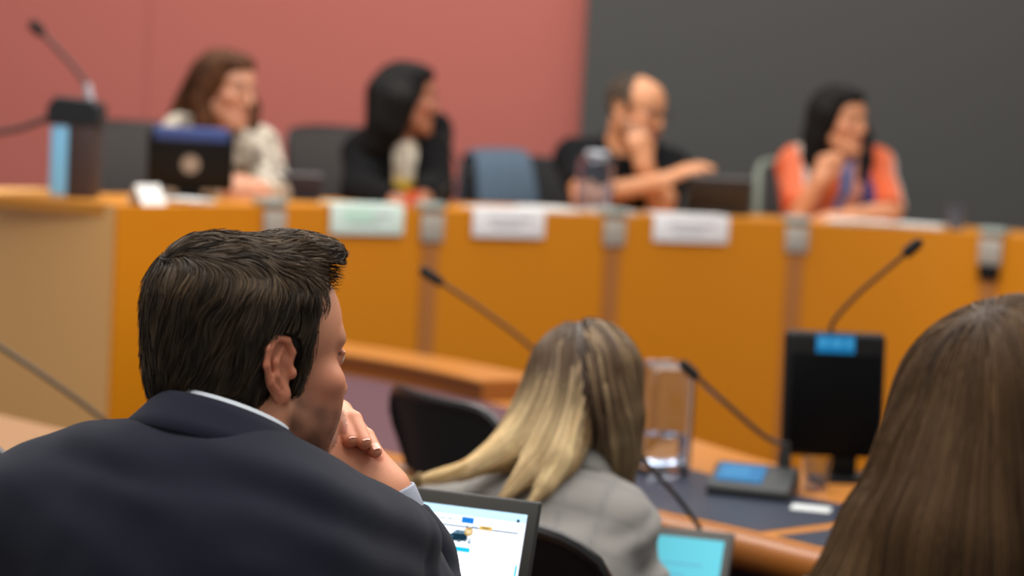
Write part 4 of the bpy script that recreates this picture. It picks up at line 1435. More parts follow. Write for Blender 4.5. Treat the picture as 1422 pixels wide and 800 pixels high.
def delegate_table():
    w1 = wood('table_wood', (184, 122, 60), (166, 104, 46), scale=3, stretch=(2, 2, 2), rough=.3, coat=.1)
    w2 = wood('table_edge_wood', (146, 88, 34), (130, 74, 24), scale=3, stretch=(2, 2, 2), rough=.35, coat=.1)
    inl = mat('slate_inlay', (46, 52, 66), rough=.32, noise_amt=.06, noise_scale=200)
    inl2 = mat('inlay_red_reflection', (88, 62, 68), rough=.85, spec=.15, noise_amt=.06, noise_scale=200)  # slate inlay with the red wall's reflection put into its colour
    mod = mat('modesty_panel', (92, 70, 86), rough=.8, noise_amt=.08, noise_scale=60)
    A = [np.array(p) for p in TN]; B = [np.array(p) for p in TF]
    n = len(A)
    root = thing('delegate_table', (0, 0, 0), 0, 'curved wooden delegate table with dark inlaid writing panels', 'table')
    # joints between the inlays
    k2 = min(range(n), key=lambda i: abs(G((*A[i][:2], TZ))[0] - 1046))
    k1 = min(range(n), key=lambda i: abs(G((*A[i][:2], TZ))[0] - 560))
    cuts = [(1, k1 - 1, inl2), (k1, k2 - 1, inl), (k2 + 1, n - 2, inl)]
    slab('table_top', A, B, 0, 1, TZ - .035, TZ, w1, root)
    for a, b, m in cuts:
        slab('inlay', A, B, .07, .66 if m is inl else .78, TZ - .004, TZ + .0012, m, root, a, b)
    # rounded front edge
    path = np.array([p[:2] for p in A]); tn = np.gradient(path, axis=0); tn /= np.linalg.norm(tn, axis=1, keepdims=True)
    nr = np.stack([-tn[:, 1], tn[:, 0]], 1)
    prof = [(-.030 * math.cos(a) - .0, TZ - .03 + .0305 * math.sin(a)) for a in np.linspace(PI / 2, -PI / 2, 9)]
    prof = [(o, z) for o, z in prof] + [(.02, TZ - .0605), (.02, TZ + .0005)]
    sweep(path, nr, prof, 'front_edge', w2, root)
    # raised rail at the back on the left half
    kk = min(range(n), key=lambda i: abs(B[i][0] - .13))
    pb = np.array([p[:2] for p in B[:kk]]); tb = np.gradient(pb, axis=0); tb /= np.linalg.norm(tb, axis=1, keepdims=True)
    nb = np.stack([-tb[:, 1], tb[:, 0]], 1)
    sweep(pb, nb, [(-.20, TZ), (-.03, TZ), (-.03, TZ + .045), (-.20, TZ + .045)], 'raised_rail', w2, root, smooth=False)
    sweep(pb, nb, [(-.215, TZ + .045), (-.02, TZ + .045), (-.02, TZ + .053), (-.215, TZ + .053)], 'rail_top', w1, root, smooth=False)
    slab('modesty_panel', A, B, .86, .89, .06, TZ - .035, mod, root)
    for i in (2, k1, k2, n - 3):
        d = (B[i] - A[i]); d = d / np.linalg.norm(d)
        p = A[i] + (B[i] - A[i]) * .5
        mb = MB(); mb.box((p[0], p[1], (TZ - .035) / 2), (.05, .42, TZ - .035), None, bev=.004)
        o = mb.build('table_leg', w2, root)
    return root


def side_table():
    """the table the man works at, running off to the left of the photo"""
    w1 = bpy.data.materials['table_wood']; w2 = bpy.data.materials['table_edge_wood']
    root = thing('front_row_table', (0, 0, 0), 0, 'pale wooden table behind the man in the navy suit, running off to the left', 'table')
    e1, e2, e3 = PZ(-260, 520, .732), PZ(0, 576, .732), PZ(128, 606, .732)
    poly = [tuple(e1[:2]), (-2.3, 4.35), (-1.02, 3.52), (-.70, 3.12), (-.50, 2.60), (-.46, 2.12), (-.02, 2.04), (.12, 2.30), (.09, 2.52), (-.24, 2.78), (-.55, 3.32), tuple(e3[:2]), tuple(e2[:2])]
    top = MB(); top.prism(poly, .692, .732); o = top.build('table_top', mat('pale_table_wood', (156, 116, 80), rough=.5, noise_amt=.05, noise_scale=6), root, smooth=False)
    for x, y in ((-1.9, 4.5), (-.8, 2.9), (-.05, 2.45), (-1.0, 3.9)):
        mb = MB(); mb.lathe([(.05, 0), (.05, .01), (.025, .02), (.025, .675), (.05, .692)], 20, (x, y, 0)); mb.build('table_leg', w2, root)
    return root


# ------------------------------------------------------------------ chairs
def conference_chair(label, loc_, yaw, height=.90, w=.43, group=None, high=False, seat_z=.46, backcol='chair_mesh', steel=False, corner=4):
    """swivel chair; yaw: where the sitter looks; local +y forward; the backrest stands at the origin"""
    fr = bpy.data.materials.get('chair_frame') or mat('chair_frame', (20, 20, 22), rough=.35)
    ms = bpy.data.materials.get(backcol)
    st = bpy.data.materials.get('chair_steel') or mat('chair_steel', (150, 152, 150), rough=.3, metal=.8)
    t = thing('conference_chair', loc_, -math.radians(yaw), label, 'chair', group)
    nx, nz = 17, 12
    z0 = seat_z + .06
    def bp(u, v, off=0.0):
        x = (u - .5) * w * (1 - .06 * v ** 2)
        top = height - z0 - (.055 if not high else .02) * (abs(2 * u - 1) ** corner)
        z = z0 + v * top
        y = -.03 - .10 * v + .16 * (u - .5) ** 2 * 1.2 + off + .02 * math.sin(v * PI)
        return (x, y, z)
    V = []; F = []
    for o in (0, -.018):
        for j in range(nz):
            for i in range(nx): V.append(bp(i / (nx - 1), j / (nz - 1), o))
    N = nx * nz
    for j in range(nz - 1):
        for i in range(nx - 1):
            a = j * nx + i
            F.append((a, a + 1, a + nx + 1, a + nx)); F.append((N + a, N + a + nx, N + a + nx + 1, N + a + 1))
    per = [i for i in range(nx)] + [j * nx + nx - 1 for j in range(1, nz)] + [(nz - 1) * nx + i for i in range(nx - 2, -1, -1)] + [j * nx for j in range(nz - 2, 0, -1)]
    for a, b in zip(per, per[1:] + per[:1]): F.append((a, N + a, N + b, b))
    mb = MB(); mb.add(V, F); mb.build('backrest', ms, t)
    rim = [bp(0, v, -.009) for v in np.linspace(0, .94, 10)] + [bp(u, 1, -.009) for u in np.linspace(.03, .97, 17)] + [bp(1, v, -.009) for v in np.linspace(.94, 0, 10)]
    mb = MB(); mb.tube(rim, .015 if steel else .0105, 8); mb.build('back_frame', bpy.data.materials['dull_steel'] if steel else fr, t)
    mb = MB(); mb.box((0, .235, seat_z - .03), (w + .02, .45, .07), bev=.028, seg=3); mb.build('seat', ms, t)
    mb = MB(); mb.tube([(0, -.05, z0 + .04), (0, -.085, seat_z - .02), (0, -.02, seat_z - .08), (0, .2, seat_z - .09)], .02, 10); mb.build('back_support', fr, t)
    for s in (1, -1):
        mb = MB(); mb.tube(spline([(s * (w / 2 + .01), .20, seat_z - .05), (s * (w / 2 + .045), .16, seat_z + .06), (s * (w / 2 + .045), .14, seat_z + .18), (s * (w / 2 + .04), .10, seat_z + .205)], 12), .011, 8)
        mb.box((s * (w / 2 + .042), .13, seat_z + .215), (.045, .22, .022), None, bev=.009); mb.build('armrest', fr, t)
    mb = MB(); mb.lathe([(.028, .09), (.028, .24), (.018, .24), (.018, seat_z - .08), (.05, seat_z - .07)], 18, (0, .22, 0)); mb.build('gas_post', st, t)
    mb = MB()
    for k in range(5):
        a = 2 * PI * k / 5 + .3
        mb.tube([(0, .22, .10), (.14 * math.cos(a), .22 + .14 * math.sin(a), .085), (.27 * math.cos(a), .22 + .27 * math.sin(a), .06)], [.024, .018, .013], 8)
    b = mb.build('star_base', fr, t)
    for k in range(5):
        a = 2 * PI * k / 5 + .3
        M_ = Matrix.Translation((.27 * math.cos(a), .22 + .27 * math.sin(a), .026)) @ Matrix.Rotation(a, 4, 'Z') @ Matrix.Rotation(PI / 2, 4, 'Y')
        mb = MB(); mb.lathe([(.020, -.018), (.026, -.014), (.026, .014), (.020, .018)], 14, (0, 0, 0), M_); mb.build('castor', fr, t)
    return t


def chairs():
    mat('chair_mesh', (14, 14, 16), rough=.8, noise_amt=.2, noise_scale=400)
    mat('dull_steel', (128, 134, 122), rough=.4, metal=.2)
    mat('chair_grey', (54, 49, 48), rough=.85, noise_amt=.08, noise_scale=200)
    conference_chair('empty black chair drawn up to the delegate table behind the blonde woman', (-.03, 3.76, 0), 56, .905, .43, corner=8, group='black chairs at the tables')
    conference_chair('black chair with a glossy rim under the woman in the grey blazer', (-.005, 2.87, 0), 22, .872, .43, group='black chairs at the tables')
    conference_chair('chair under the man in the navy suit, dark rim at the bottom left corner', (-.50, 1.60, 0), 26, 1.005, .48, group='black chairs at the tables')
    conference_chair('black chair cut off by the left edge, behind the man in navy', (-.745, 2.92, 0), 42, .955, .44, group='black chairs at the tables')
    conference_chair('chair of the woman with long brown hair at the right edge', (.43, 1.42, 0), -5, .86, .43, group='black chairs at the tables')
    # the panel's grey chairs
    # (centre px, Y, facing, height over the dais)
    for lab, px, Y, yaw, h in (('dark grey chair behind the brown-haired woman in the cream blouse', 208, 6.86, 150, .955),
                               ('dark grey chair behind the black-haired woman in the blazer', 498, 7.06, 154, .975),
                               ('black chair behind the man in glasses with a denim jacket on it', 742, 7.42, 160, .90),
                               ('steel framed grey chair behind the woman in the striped top', 1146, 7.60, 172, .94)):
        p = P(px, 250, Y)
        conference_chair(lab, (p[0], p[1], DAIS), yaw, h, .50, group='high-backed chairs behind the curved desk', high=True, backcol='chair_mesh' if 'denim' in lab else 'chair_grey', steel='striped' in lab)
    # steel post at the edge of the last chair
    # denim jacket over the third chair's back
    p = P(742, 250, 7.42)
    den = mat('denim', (82, 98, 114), rough=.9, col2=(60, 76, 92), noise_scale=14, stretch=(3, 3, .6), bump=.2, bump_scale=60)
    a = math.radians(-160)
    Mx = Matrix.Translation((p[0], p[1], DAIS)) @ Matrix.Rotation(a, 4, 'Z')
    rows = []
    for t_, (yy, zz) in enumerate([(.06, .50), (.075, .62), (.06, .74), (.015, .85), (-.035, .915), (-.115, .93), (-.165, .90), (-.185, .80), (-.19, .66), (-.18, .50)]):
        row = []
        for i in range(25):
            u = i / 24
            x = .122 + (u - .5) * (.21 + .05 * abs(t_ - 4.5) / 4.5)
            f = .012 * math.sin(u * 26 + t_) * abs(t_ - 4.5) / 4.5
            y = yy + f + .26 * x * x
            row.append(tuple(Mx @ Vector((x, y, zz - .03 * abs(x / .27) ** 4))))
        rows.append(row)
    j = band('denim_jacket', rows, den, None, thick=.008)
    tag(j, 'blue denim jacket hung over the chair back beside the man in glasses', 'jacket')


# ------------------------------------------------------------------ things on the tables
def glassmat():
    return mat('clear_glass', (236, 242, 255), rough=.03, trans=1.0, ior=1.45, spec=.5)


def carafe(label, base, h=.215, r=.052, tint=None, group=None, water=.35, cap=False):
    gl = bpy.data.materials.get('clear_glass') or glassmat()
    wt = bpy.data.materials.get('water') or mat('water', (240, 246, 250), rough=.01, trans=1.0, ior=1.33)
    lid = bpy.data.materials.get('carafe_lid') or mat('carafe_lid', (176, 180, 190), rough=.25, metal=.2)
    t = thing('water_carafe', tuple(base), .35, label, 'carafe', group)
    th = .0085
    outer = [(.002, 0), (r * .88, 0), (r * .97, .005), (r, .018), (r, h * .78), (r * .985, h * .86), (r * .93, h * .925), (r * .82, h * .972), (r * .66, h * .995), (r * .4, h), (.002, h)]
    inner = [(.002, h - th * 1.3), (r * .5, h - th * 1.4), (r * .72, h * .945), (r * .80, h * .90), (r - th, h * .80), (r - th, .022), (r * .7, .016), (.002, .016)]
    mb = MB(); mb.lathe(outer, 48, sq=5); mb.lathe(inner, 48, sq=5)
    o = mb.build('glass_body', gl, t, recalc=False)
    mb = MB(); mb.lathe([(.002, .017), (r * .69, .017), (r - th - .0006, .023), (r - th - .0006, h * water), (.002, h * water)], 48, sq=5)
    mb.build('water', wt, t)
    if cap:
        mb = MB(); mb.lathe([(r * .70, h * .985), (r * .74, h * .99), (r * .74, h * 1.06), (r * .6, h * 1.09), (.002, h * 1.09)], 32); mb.build('lid', lid, t)
    return t


def tumbler(label, base, h=.085, r=.032):
    gl = bpy.data.materials.get('clear_glass') or glassmat()
    o = None
    mb = MB(); mb.lathe([(r * .78, 0), (r * .8, .002), (r, h), (r - .002, h), (r * .74, .006), (.001, .006)], 28)
    o = mb.build('drinking_glass', gl); o.location = tuple(base)
    return tag(o, label, 'glass')


def laptop(label, tr, yaw, tilt, w=.325, h=.215, content=None, screen_mat=None, base=True):
    """tr: world position of the top right corner of the lid as its user sees it; yaw: turn of the user's line of sight"""
    shell = bpy.data.materials.get('laptop_shell') or mat('laptop_shell', (40, 41, 40), rough=.5, noise_amt=.05, noise_scale=300)
    bez = bpy.data.materials.get('laptop_bezel') or mat('laptop_bezel', (42, 42, 38), rough=.45)
    keys = bpy.data.materials.get('laptop_keys') or mat('laptop_keys', (24, 24, 26), rough=.6)
    ph, ti = math.radians(yaw), math.radians(tilt)
    X = Vector((math.cos(ph), -math.sin(ph), 0)); n = Vector((-math.sin(ph), -math.cos(ph), 0))
    up = Vector((0, 0, 1)) * math.cos(ti) - n * math.sin(ti)
    nn = X.cross(up) * 1.0
    if nn.dot(n) < 0: nn = -nn
    tr = Vector(tr)
    hinge = tr - up * h - X * (w / 2)
    t = thing('laptop', (hinge.x, hinge.y, hinge.z - .014), -ph, label, 'laptop')
    L = lambda q: None
    # local frame: x right, y away from the user, z up; the hinge line at y=0
    Ml = Matrix.Rotation(-ti, 4, 'X'); Ml.translation = Vector((0, 0, .014))
    mb = MB(); mb.box((0, .004, h / 2), (w, .007, h), Ml, bev=.0035); lid = mb.build('lid', shell, t)
    mb = MB(); mb.box((0, -.0002, h / 2), (w - .004, .0035, h - .004), Ml, bev=.0016); mb.build('bezel', bez, lid)
    sw, sh = w - .030, h - .037
    mb = MB(); mb.box((0, -.0022, .018 + sh / 2), (sw, .0012, sh), Ml); sc = mb.build('screen', screen_mat, lid, smooth=False)
    if content: content(lid, Ml, sw, sh, .018)
    if base:
        mb = MB(); mb.box((0, -.112, .007), (w, .224, .013), None, bev=.004); b = mb.build('base', shell, t)
        mb = MB()
        for r_ in range(5):
            for c_ in range(13):
                mb.box((-.138 + c_ * .023, -.028 - r_ * .021, .0142), (.019, .017, .0025))
        mb.build('keyboard', keys, b, smooth=False)
        mb = MB(); mb.box((0, -.178, .0140), (.10, .062, .0012)); mb.build('touchpad', keys, b, smooth=False)
    return t


def web_page(lid, Ml, sw, sh, z0):
    E = lambda nm, c, s=1.0: mat(nm, c, rough=.6, emit=c, emit_s=s, spec=.1)
    ex = np.array([-.993, -.116]); ey = np.array([-.176, .985])
    K = np.linalg.inv(np.stack([ex, ey], 1))
    FX, FY = 1 / 3.95 / 1120 / .95, 1 / 3.95 / 1120 / .93

    def sc(cx, cy):
        a, b = K @ np.array([cx - 688, cy - 228.0])
        return sw / 2 - a * FX, z0 + sh - b * FY
    lay = [0]

    def poly(nm, pts, m, up=1, par=lid):
        d = -.0030 - .0001 * up
        mb = MB(); mb.add([Ml @ Vector((x, d, z)) for x, z in pts], [tuple(range(len(pts)))])
        o = mb.build(nm, m, par, smooth=False)
        for p_ in o.data.polygons:
            pass
        return o

    def rect(x0, z0_, x1, z1): return [(x0, z0_), (x1, z0_), (x1, z1), (x0, z1)]
    top = z0 + sh
    poly('tab_strip', rect(-sw / 2, top - .011, sw / 2, top), E('tab_strip', (176, 214, 238), .9), 1)
    poly('address_bar', rect(-sw / 2, top - .022, sw / 2, top - .011), E('address_bar', (228, 240, 250), 1.0), 1)
    mb = MB()
    def many(nm, rects, m, up=2):
        mb = MB()
        for r in rects:
            mb.add([Ml @ Vector((x, -.0030 - .0001 * up, z)) for x, z in rect(*r)], [(0, 1, 2, 3)])
        return mb.build(nm, m, lid, smooth=False)
    navy = E('page_navy', (24, 50, 78), .7)
    many('toolbar_line', [(-sw / 2, top - .0252, sw / 2 - .008, top - .0238)], navy)
    greyt = E('page_grey', (140, 155, 170), .8)
    # tab titles and menu words too small to read
    many('tab_titles', [(-.085, top - .0068, -.058, top - .0052), (-.045, top - .0068, -.028, top - .0052), (-.005, top - .0068, .018, top - .0052), (-.02, top - .0175, .05, top - .0165)], greyt)
    a = sc(322, 240); b = sc(388, 262)
    poly('menu_button', rect(a[0], b[1] - .003, b[0], a[1] + .001), E('page_blue', (22, 108, 190), .9), 3)
    a = sc(420, 286); b = sc(492, 304)
    poly('gold_button', rect(a[0], b[1] - .002, b[0], a[1] + .001), E('page_gold', (196, 164, 96), .9), 3)
    many('button_words', [(a[0] + .004, (a[1] + b[1]) / 2 - .0012, b[0] - .004, (a[1] + b[1]) / 2 + .0004)], E('page_olive', (96, 84, 40), .7), 4)
    w_ = []
    for cx, cy, l in ((195, 238, .009), (245, 242, .005), (283, 246, .006), (375, 288, .009), (455, 268, .004), (478, 270, .005), (345, 282, .003)):
        q = sc(cx, cy); w_.append((q[0], q[1] - .0008, q[0] + l, q[1] + .0006))
    many('menu_words', w_, greyt, 3)
    q0 = sc(140, 287); q1 = sc(490, 322)
    many('page_rule', [(q0[0], q1[1], q1[0], q1[1] + .0006)], greyt, 2)
    # the car picture: a dark off-road car seen from its front left
    c0 = sc(298, 336); wcar = .0265; k = wcar / 100

    def cp(pts): return [(c0[0] + (x - 50) * k, c0[1] + (y - 30) * k) for x, y in pts]
    car = poly('car_picture', cp([(1, 14), (2, 30), (6, 36), (20, 41), (31, 54), (40, 58), (86, 58), (94, 52), (98, 38), (99, 18), (94, 12), (60, 6), (20, 6), (4, 9)]), E('car_navy', (16, 44, 62), .7), 3)
    gl = E('car_glass', (92, 128, 148), .8)
    for pts in ([(24, 42), (33, 53), (48, 54), (46, 42)], [(50, 42), (51, 54), (66, 55), (67, 43)], [(70, 43), (69, 55), (84, 55), (90, 44)]):
        poly('car_window', cp(pts), gl, 4)
    for cx, cy, r in ((59, 10, 9), (90, 14, 7)):
        poly('car_wheel', cp([(cx + r * .8 * math.cos(a), cy + r * math.sin(a)) for a in np.linspace(0, 2 * PI, 14, endpoint=False)]), E('car_tyre', (8, 18, 26), .5), 5)
        poly('car_hub', cp([(cx + r * .4 * math.cos(a), cy + r * .5 * math.sin(a)) for a in np.linspace(0, 2 * PI, 10, endpoint=False)]), gl, 6)
    poly('car_grille', cp([(5, 20), (6, 30), (27, 30), (27, 20)]), E('car_grille', (60, 96, 116), .7), 4)
    q = sc(360, 314); r = .0058
    poly('gold_badge', [(q[0] + r * math.cos(a), q[1] + r * .95 * math.sin(a)) for a in np.linspace(0, 2 * PI, 18, endpoint=False)], E('badge_gold', (172, 146, 84), .85), 7)
    many('badge_words', [(q[0] - .004, q[1] + .0004, q[0] + .004, q[1] + .0014), (q[0] - .003, q[1] - .0020, q[0] + .003, q[1] - .0010)], E('badge_cream', (240, 226, 190), .9), 8)
    a = sc(252, 382); b = sc(365, 410)
    poly('cyan_button', rect(a[0], b[1] - .003, b[0], a[1] - .001), E('page_cyan', (24, 170, 204), .9), 3)
    q = sc(360, 368); many('small_icon', [(q[0] - .002, q[1] - .002, q[0] + .003, q[1] + .002), (q[0] - .002, q[1] + .003, q[0] + .003, q[1] + .0045)], greyt, 3)
    q = sc(190, 308); poly('second_car_edge', [(q[0] - .012, q[1] - .004), (q[0], q[1] - .004), (q[0] + .001, q[1] + .001), (q[0] - .004, q[1] + .003), (q[0] - .012, q[1] + .003)], bpy.data.materials['car_navy'], 3)
    q = sc(638, 260); many('profile_icon', [(q[0] - .002, q[1] - .002, q[0] + .002, q[1] + .002)], navy, 3)
    q = sc(625, 486); many('scroll_bar', [(q[0] - .001, z0 + .004, q[0] + .0015, q[1])], bpy.data.materials['page_cyan'], 3)


def props():
    blk = bpy.data.materials['black_plastic']
    gloss = mat('black_gloss', (5, 5, 6), rough=.4, spec=.1)
    lcd = mat('blue_display', (8, 50, 80), rough=.5, spec=.2, emit=(20, 122, 178), emit_s=.75)
    lcdl = mat('display_lines', (20, 80, 120), rough=.5, emit=(60, 155, 200), emit_s=.75)
    graph = mat('graphite_plastic', (36, 38, 40), rough=.5)
    steel = bpy.data.materials['brushed_steel']
    # --- laptops
    scr = mat('white_screen', (235, 243, 252), rough=.5, emit=(228, 240, 254), emit_s=.95, spec=.1)
    laptop('open black laptop before the man in navy, web page with a car on screen', P(752, 697, 2.50), 20, 18, content=web_page, screen_mat=scr)
    teal = mat('teal_screen', (70, 150, 165), rough=.5, emit=(96, 186, 204), emit_s=.7, spec=.1)

    def lines(lid, Ml, sw, sh, z0):
        m = mat('screen_text', (70, 130, 150), rough=.6, emit=(70, 150, 172), emit_s=.8)
        mb = MB()
        for k, f in enumerate((.5, .8, .7, .75, .6)):
            z = z0 + sh - .03 - k * .02
            mb.add([Ml @ Vector(v) for v in ((-sw * .4, -.0032, z), (-sw * .4 + sw * f, -.0032, z), (-sw * .4 + sw * f, -.0032, z + .004), (-sw * .4, -.0032, z + .004))], [(0, 1, 2, 3)])
        mb.build('screen_text', m, lid, smooth=False)
    laptop('laptop with a turquoise screen by the right arm of the woman in grey', P(1021, 740, 3.30), 14, 36, content=lines, screen_mat=teal)
    # --- microphones on the delegate table
    b = PZ(806, 602, TZ)
    gooseneck('gooseneck_microphone', 'long slim microphone rising to the left of the blonde woman\'s head', b, [b, b + np.array([-.005, 0, .05]), P(745, 490, b[1] - .02), P(672, 432, b[1] - .06), P(612, 392, b[1] - .09)])
    b = PZ(168, 618, .732)
    gooseneck('gooseneck_microphone', 'thin microphone neck slanting in from the left edge, over the man\'s shoulder', b, [b, P(145, 585, b[1]), P(72, 530, b[1] - .03), P(0, 482, b[1] - .05), P(-40, 458, b[1] - .07)], r=.0052)
    b = PZ(972, 738, TZ)
    gooseneck('gooseneck_microphone', 'dark microphone neck curving up behind the turquoise laptop', b, [b, P(968, 728, b[1]), P(940, 690, b[1] - .01), P(908, 655, b[1] - .02), P(882, 622, b[1] - .03)], r=.0042, disc=False)
    # --- desk microphone unit with a blue display
    c = PZ(1046, 684, TZ)
    t = thing('microphone_unit', tuple(c), -.28, 'wedge-shaped microphone console with a glowing blue display on the delegate table', 'microphone')
    mb = MB()
    prof = [(-.075, 0), (.075, 0), (.078, .012), (.060, .046), (.020, .050), (-.074, .022), (-.078, .010)]
    mb.add([(-.078, y, z) for y, z in prof] + [(.078, y, z) for y, z in prof], [tuple(range(7))[::-1], tuple(range(7, 14))] + [(i, (i + 1) % 7, 7 + (i + 1) % 7, 7 + i) for i in range(7)])
    mb.build('housing', graph, t, bevel=.004)
    sl = math.atan2(.028, .094)
    Ms = Matrix.Translation((-.022, -.022, .0385)) @ Matrix.Rotation(sl, 4, 'X')
    mb = MB(); mb.box((0, 0, .0005), (.088, .068, .003), Ms); d = mb.build('display', lcd, t, smooth=False)
    mb = MB()
    for k in range(3): mb.box((-.008, .016 - k * .016, .0024), (.05, .004, .001), Ms)
    mb.build('display_lines', lcdl, d, smooth=False)
    mb = MB(); mb.box((.0, -.060, .0275), (.12, .012, .004), Matrix.Rotation(sl * .9, 4, 'X'), bev=.001); mb.build('button_row', blk, t)
    rt = Vector((.050, .040, .046))
    mb = MB(); mb.lathe([(.013, 0), (.013, .02), (.009, .045), (.009, .05)], 18, tuple(rt)); mb.build('neck_socket', bpy.data.materials['gooseneck_metal'], t)
    Rz = Matrix.Rotation(.28, 4, 'Z')
    tl = lambda p: Rz @ (Vector(p) - Vector(c))
    pts = [rt + Vector((0, 0, .045)), tl(P(1062, 606, c[1] + .02)), tl(P(1010, 562, c[1] - .01)), tl(P(966, 522, c[1] - .03))]
    sp = [Vector(q) for q in spline([tuple(p) for p in pts], 24)]
    mb = MB(); mb.tube(sp, .0045, 8); mb.build('gooseneck', bpy.data.materials['gooseneck_metal'], t)
    dd = (sp[-1] - sp[-3]).normalized()
    mb = MB(); mb.tube([sp[-1] - dd * .004, sp[-1], sp[-1] + dd * .03, sp[-1] + dd * .042], [.006, .010, .0105, .005], 12); mb.build('microphone_head', bpy.data.materials['mic_foam'], t)
    # --- display terminal with microphone
    q0 = P(1153, 655, 4.02)
    t = thing('conference_terminal', (q0[0], 4.02, TZ), math.radians(7), 'tall black display terminal with a blue panel and microphone on top', 'terminal')
    lo, hi = .045, .297
    Mt = Matrix.Rotation(math.radians(-6), 4, 'X')
    mb = MB(); mb.box((0, 0, (lo + hi) / 2), (.208, .034, hi - lo), Mt, bev=.014, seg=3); h_ = mb.build('housing', blk, t)
    mb = MB(); mb.box((0, -.0185, lo + .108), (.186, .003, .196), Mt, bev=.001); mb.build('screen', gloss, h_)
    mb = MB(); mb.box((-.004, -.0185, hi - .026), (.080, .003, .036), Mt, bev=.001); d = mb.build('blue_panel', lcd, h_)
    mb = MB()
    for x, w in ((-.030, .020), (-.002, .024), (.024, .014)): mb.box((x, -.0205, hi - .024), (w, .001, .012), Mt)
    mb.build('panel_icons', lcdl, d, smooth=False)
    mb = MB(); mb.box((.03, .012, .036), (.05, .02, .07), None, bev=.004); mb.box((.03, .0, .004), (.14, .12, .008), None, bev=.003); mb.build('stand', blk, t)
    Rz = Matrix.Rotation(-math.radians(7), 4, 'Z')
    o_ = Vector((q0[0], 4.02, TZ))
    tl = lambda p: Rz @ (Vector(p) - o_)
    pts = [tl(P(1154, 466, 4.04)), tl(P(1158, 446, 4.04)), tl(P(1192, 408, 4.02)), tl(P(1232, 374, 3.99)), tl(P(1258, 352, 3.97))]
    sp = [Vector(q) for q in spline([tuple(p) for p in pts], 24)]
    mb = MB(); mb.tube(sp, .0045, 8); mb.build('gooseneck', bpy.data.materials['gooseneck_metal'], t)
    dd = (sp[-1] - sp[-3]).normalized()
    mb = MB(); mb.tube([sp[-1] - dd * .004, sp[-1], sp[-1] + dd * .03, sp[-1] + dd * .042], [.006, .0115, .0115, .005], 12); mb.build('microphone_head', bpy.data.materials['mic_foam'], t)
    # --- small things on the delegate table
    b = PZ(916, 656, TZ)
    carafe('clear square-shouldered water carafe on the delegate table beside the microphone console', b + np.array([0, 0, .0015]), .222, .052)
    tumbler('small clear drinking glass behind the white card, beside the black terminal', PZ(1131, 682, TZ) + np.array([0, .0, .0015]), .062, .030)
    card = mat('paper_white', (190, 194, 194), rough=.6)
    c = PZ(1126, 708, TZ)
    mb = MB(); mb.box((0, 0, .001), (.072, .052, .002), bev=.0005); o = mb.build('paper_card', card); o.location = (c[0], c[1], TZ + .0015); o.rotation_euler = (0, 0, -.25)
    tag(o, 'small white card lying below the black terminal', 'card')
    # --- things on the panel desk
    carafe('water carafe in front of the man in glasses on the curved desk', P(825, 291, 6.66)[:2].tolist() + [DESK], .185, .054, water=.5, cap=True)
    tumbler('small drinking glass right of the woman in the striped top', P(1327, 318, 6.80)[:2].tolist() + [DESK], .085, .03)
    paperm = mat('paper_sheet', (226, 226, 224), rough=.7)

    def paper(lab, px, Yoff, w, d, rz, kind='paper_sheets'):
        i = desk_at(px, DESK); p = DPATH[i] + DNOR[i] * Yoff
        mb = MB()
        rnd = random.Random(int(px))
        for k in range(4):
            a = rnd.uniform(-.12, .12)
            mb.box((rnd.uniform(-.008, .008), rnd.uniform(-.006, .006), .002 + k * .0032), (w, d, .0028), Matrix.Rotation(a, 4, 'Z'))
        o = mb.build(kind, paperm, smooth=False); o.location = (p[0], p[1], DESK); o.rotation_euler = (0, 0, math.atan2(DTAN[i, 1], DTAN[i, 0]) + rz)
        return tag(o, lab, 'papers', 'papers on the curved desk')
    paper('white papers below the clasped hands of the woman in the cream blouse', 296, .10, .10, .12, .2)
    paper('white papers left of the carafe before the man in glasses', 786, .12, .15, .18, .1)
    paper('white papers under the forearms of the man in glasses', 872, .10, .14, .16, -.2)
    paper('white papers in front of the woman in the striped top', 1205, .12, .22, .18, .1)
    paper('white papers at the right of the striped top woman', 1275, .14, .16, .16, -.1)
    i = desk_at(220, DESK); p = DPATH[i] + DNOR[i] * .05
    mb = MB(); V = [(-.05, -.03, 0), (.05, -.03, 0), (.05, .0, .055), (-.05, .0, .055), (-.05, .03, 0), (.05, .03, 0)]
    mb.add(V, [(0, 1, 2, 3), (3, 2, 5, 4)]); o = mb.build('folded_card', paperm, smooth=False)
    md = o.modifiers.new('Solidify', 'SOLIDIFY'); md.thickness = .002
    o.location = (p[0], p[1], DESK); o.rotation_euler = (0, 0, math.atan2(DTAN[i, 1], DTAN[i, 0]))
    tag(o, 'small folded white card at the left end of the curved desk', 'card')
    # red cup next to the clip
    i = desk_at(590, DESK); p = DPATH[i] + DNOR[i] * .07
    mb = MB(); mb.lathe([(.018, 0), (.020, .004), (.025, .052), (.023, .052), (.018, .006), (.001, .006)], 24)
    o = mb.build('paper_cup', mat('red_cup', (206, 84, 44), rough=.6)); o.location = (p[0], p[1], DESK)
    tag(o, 'small orange red cup beside the hand of the woman in the blazer', 'cup')
    # desk screen in front of the first woman, its back to us
    c = P(262, 286, 5.98)
    t = thing('desk_screen', (c[0], 5.98, DESK), math.radians(38), 'black desk screen seen from behind, in front of the woman in the cream blouse', 'screen')
    t.rotation_euler = (0, 0, math.radians(10))
    Mt = Matrix.Rotation(math.radians(8), 4, 'X')
    mb = MB(); mb.box((0, 0, .118), (.252, .035, .175), Mt, bev=.012, seg=3); h_ = mb.build('housing', blk, t)
    mb = MB(); mb.box((0, -.004, .196), (.215, .034, .036), Mt, bev=.004); mb.build('blue_top_strip', mat('blue_strip', (52, 72, 124), rough=.5, emit=(40, 62, 120), emit_s=.2), h_)
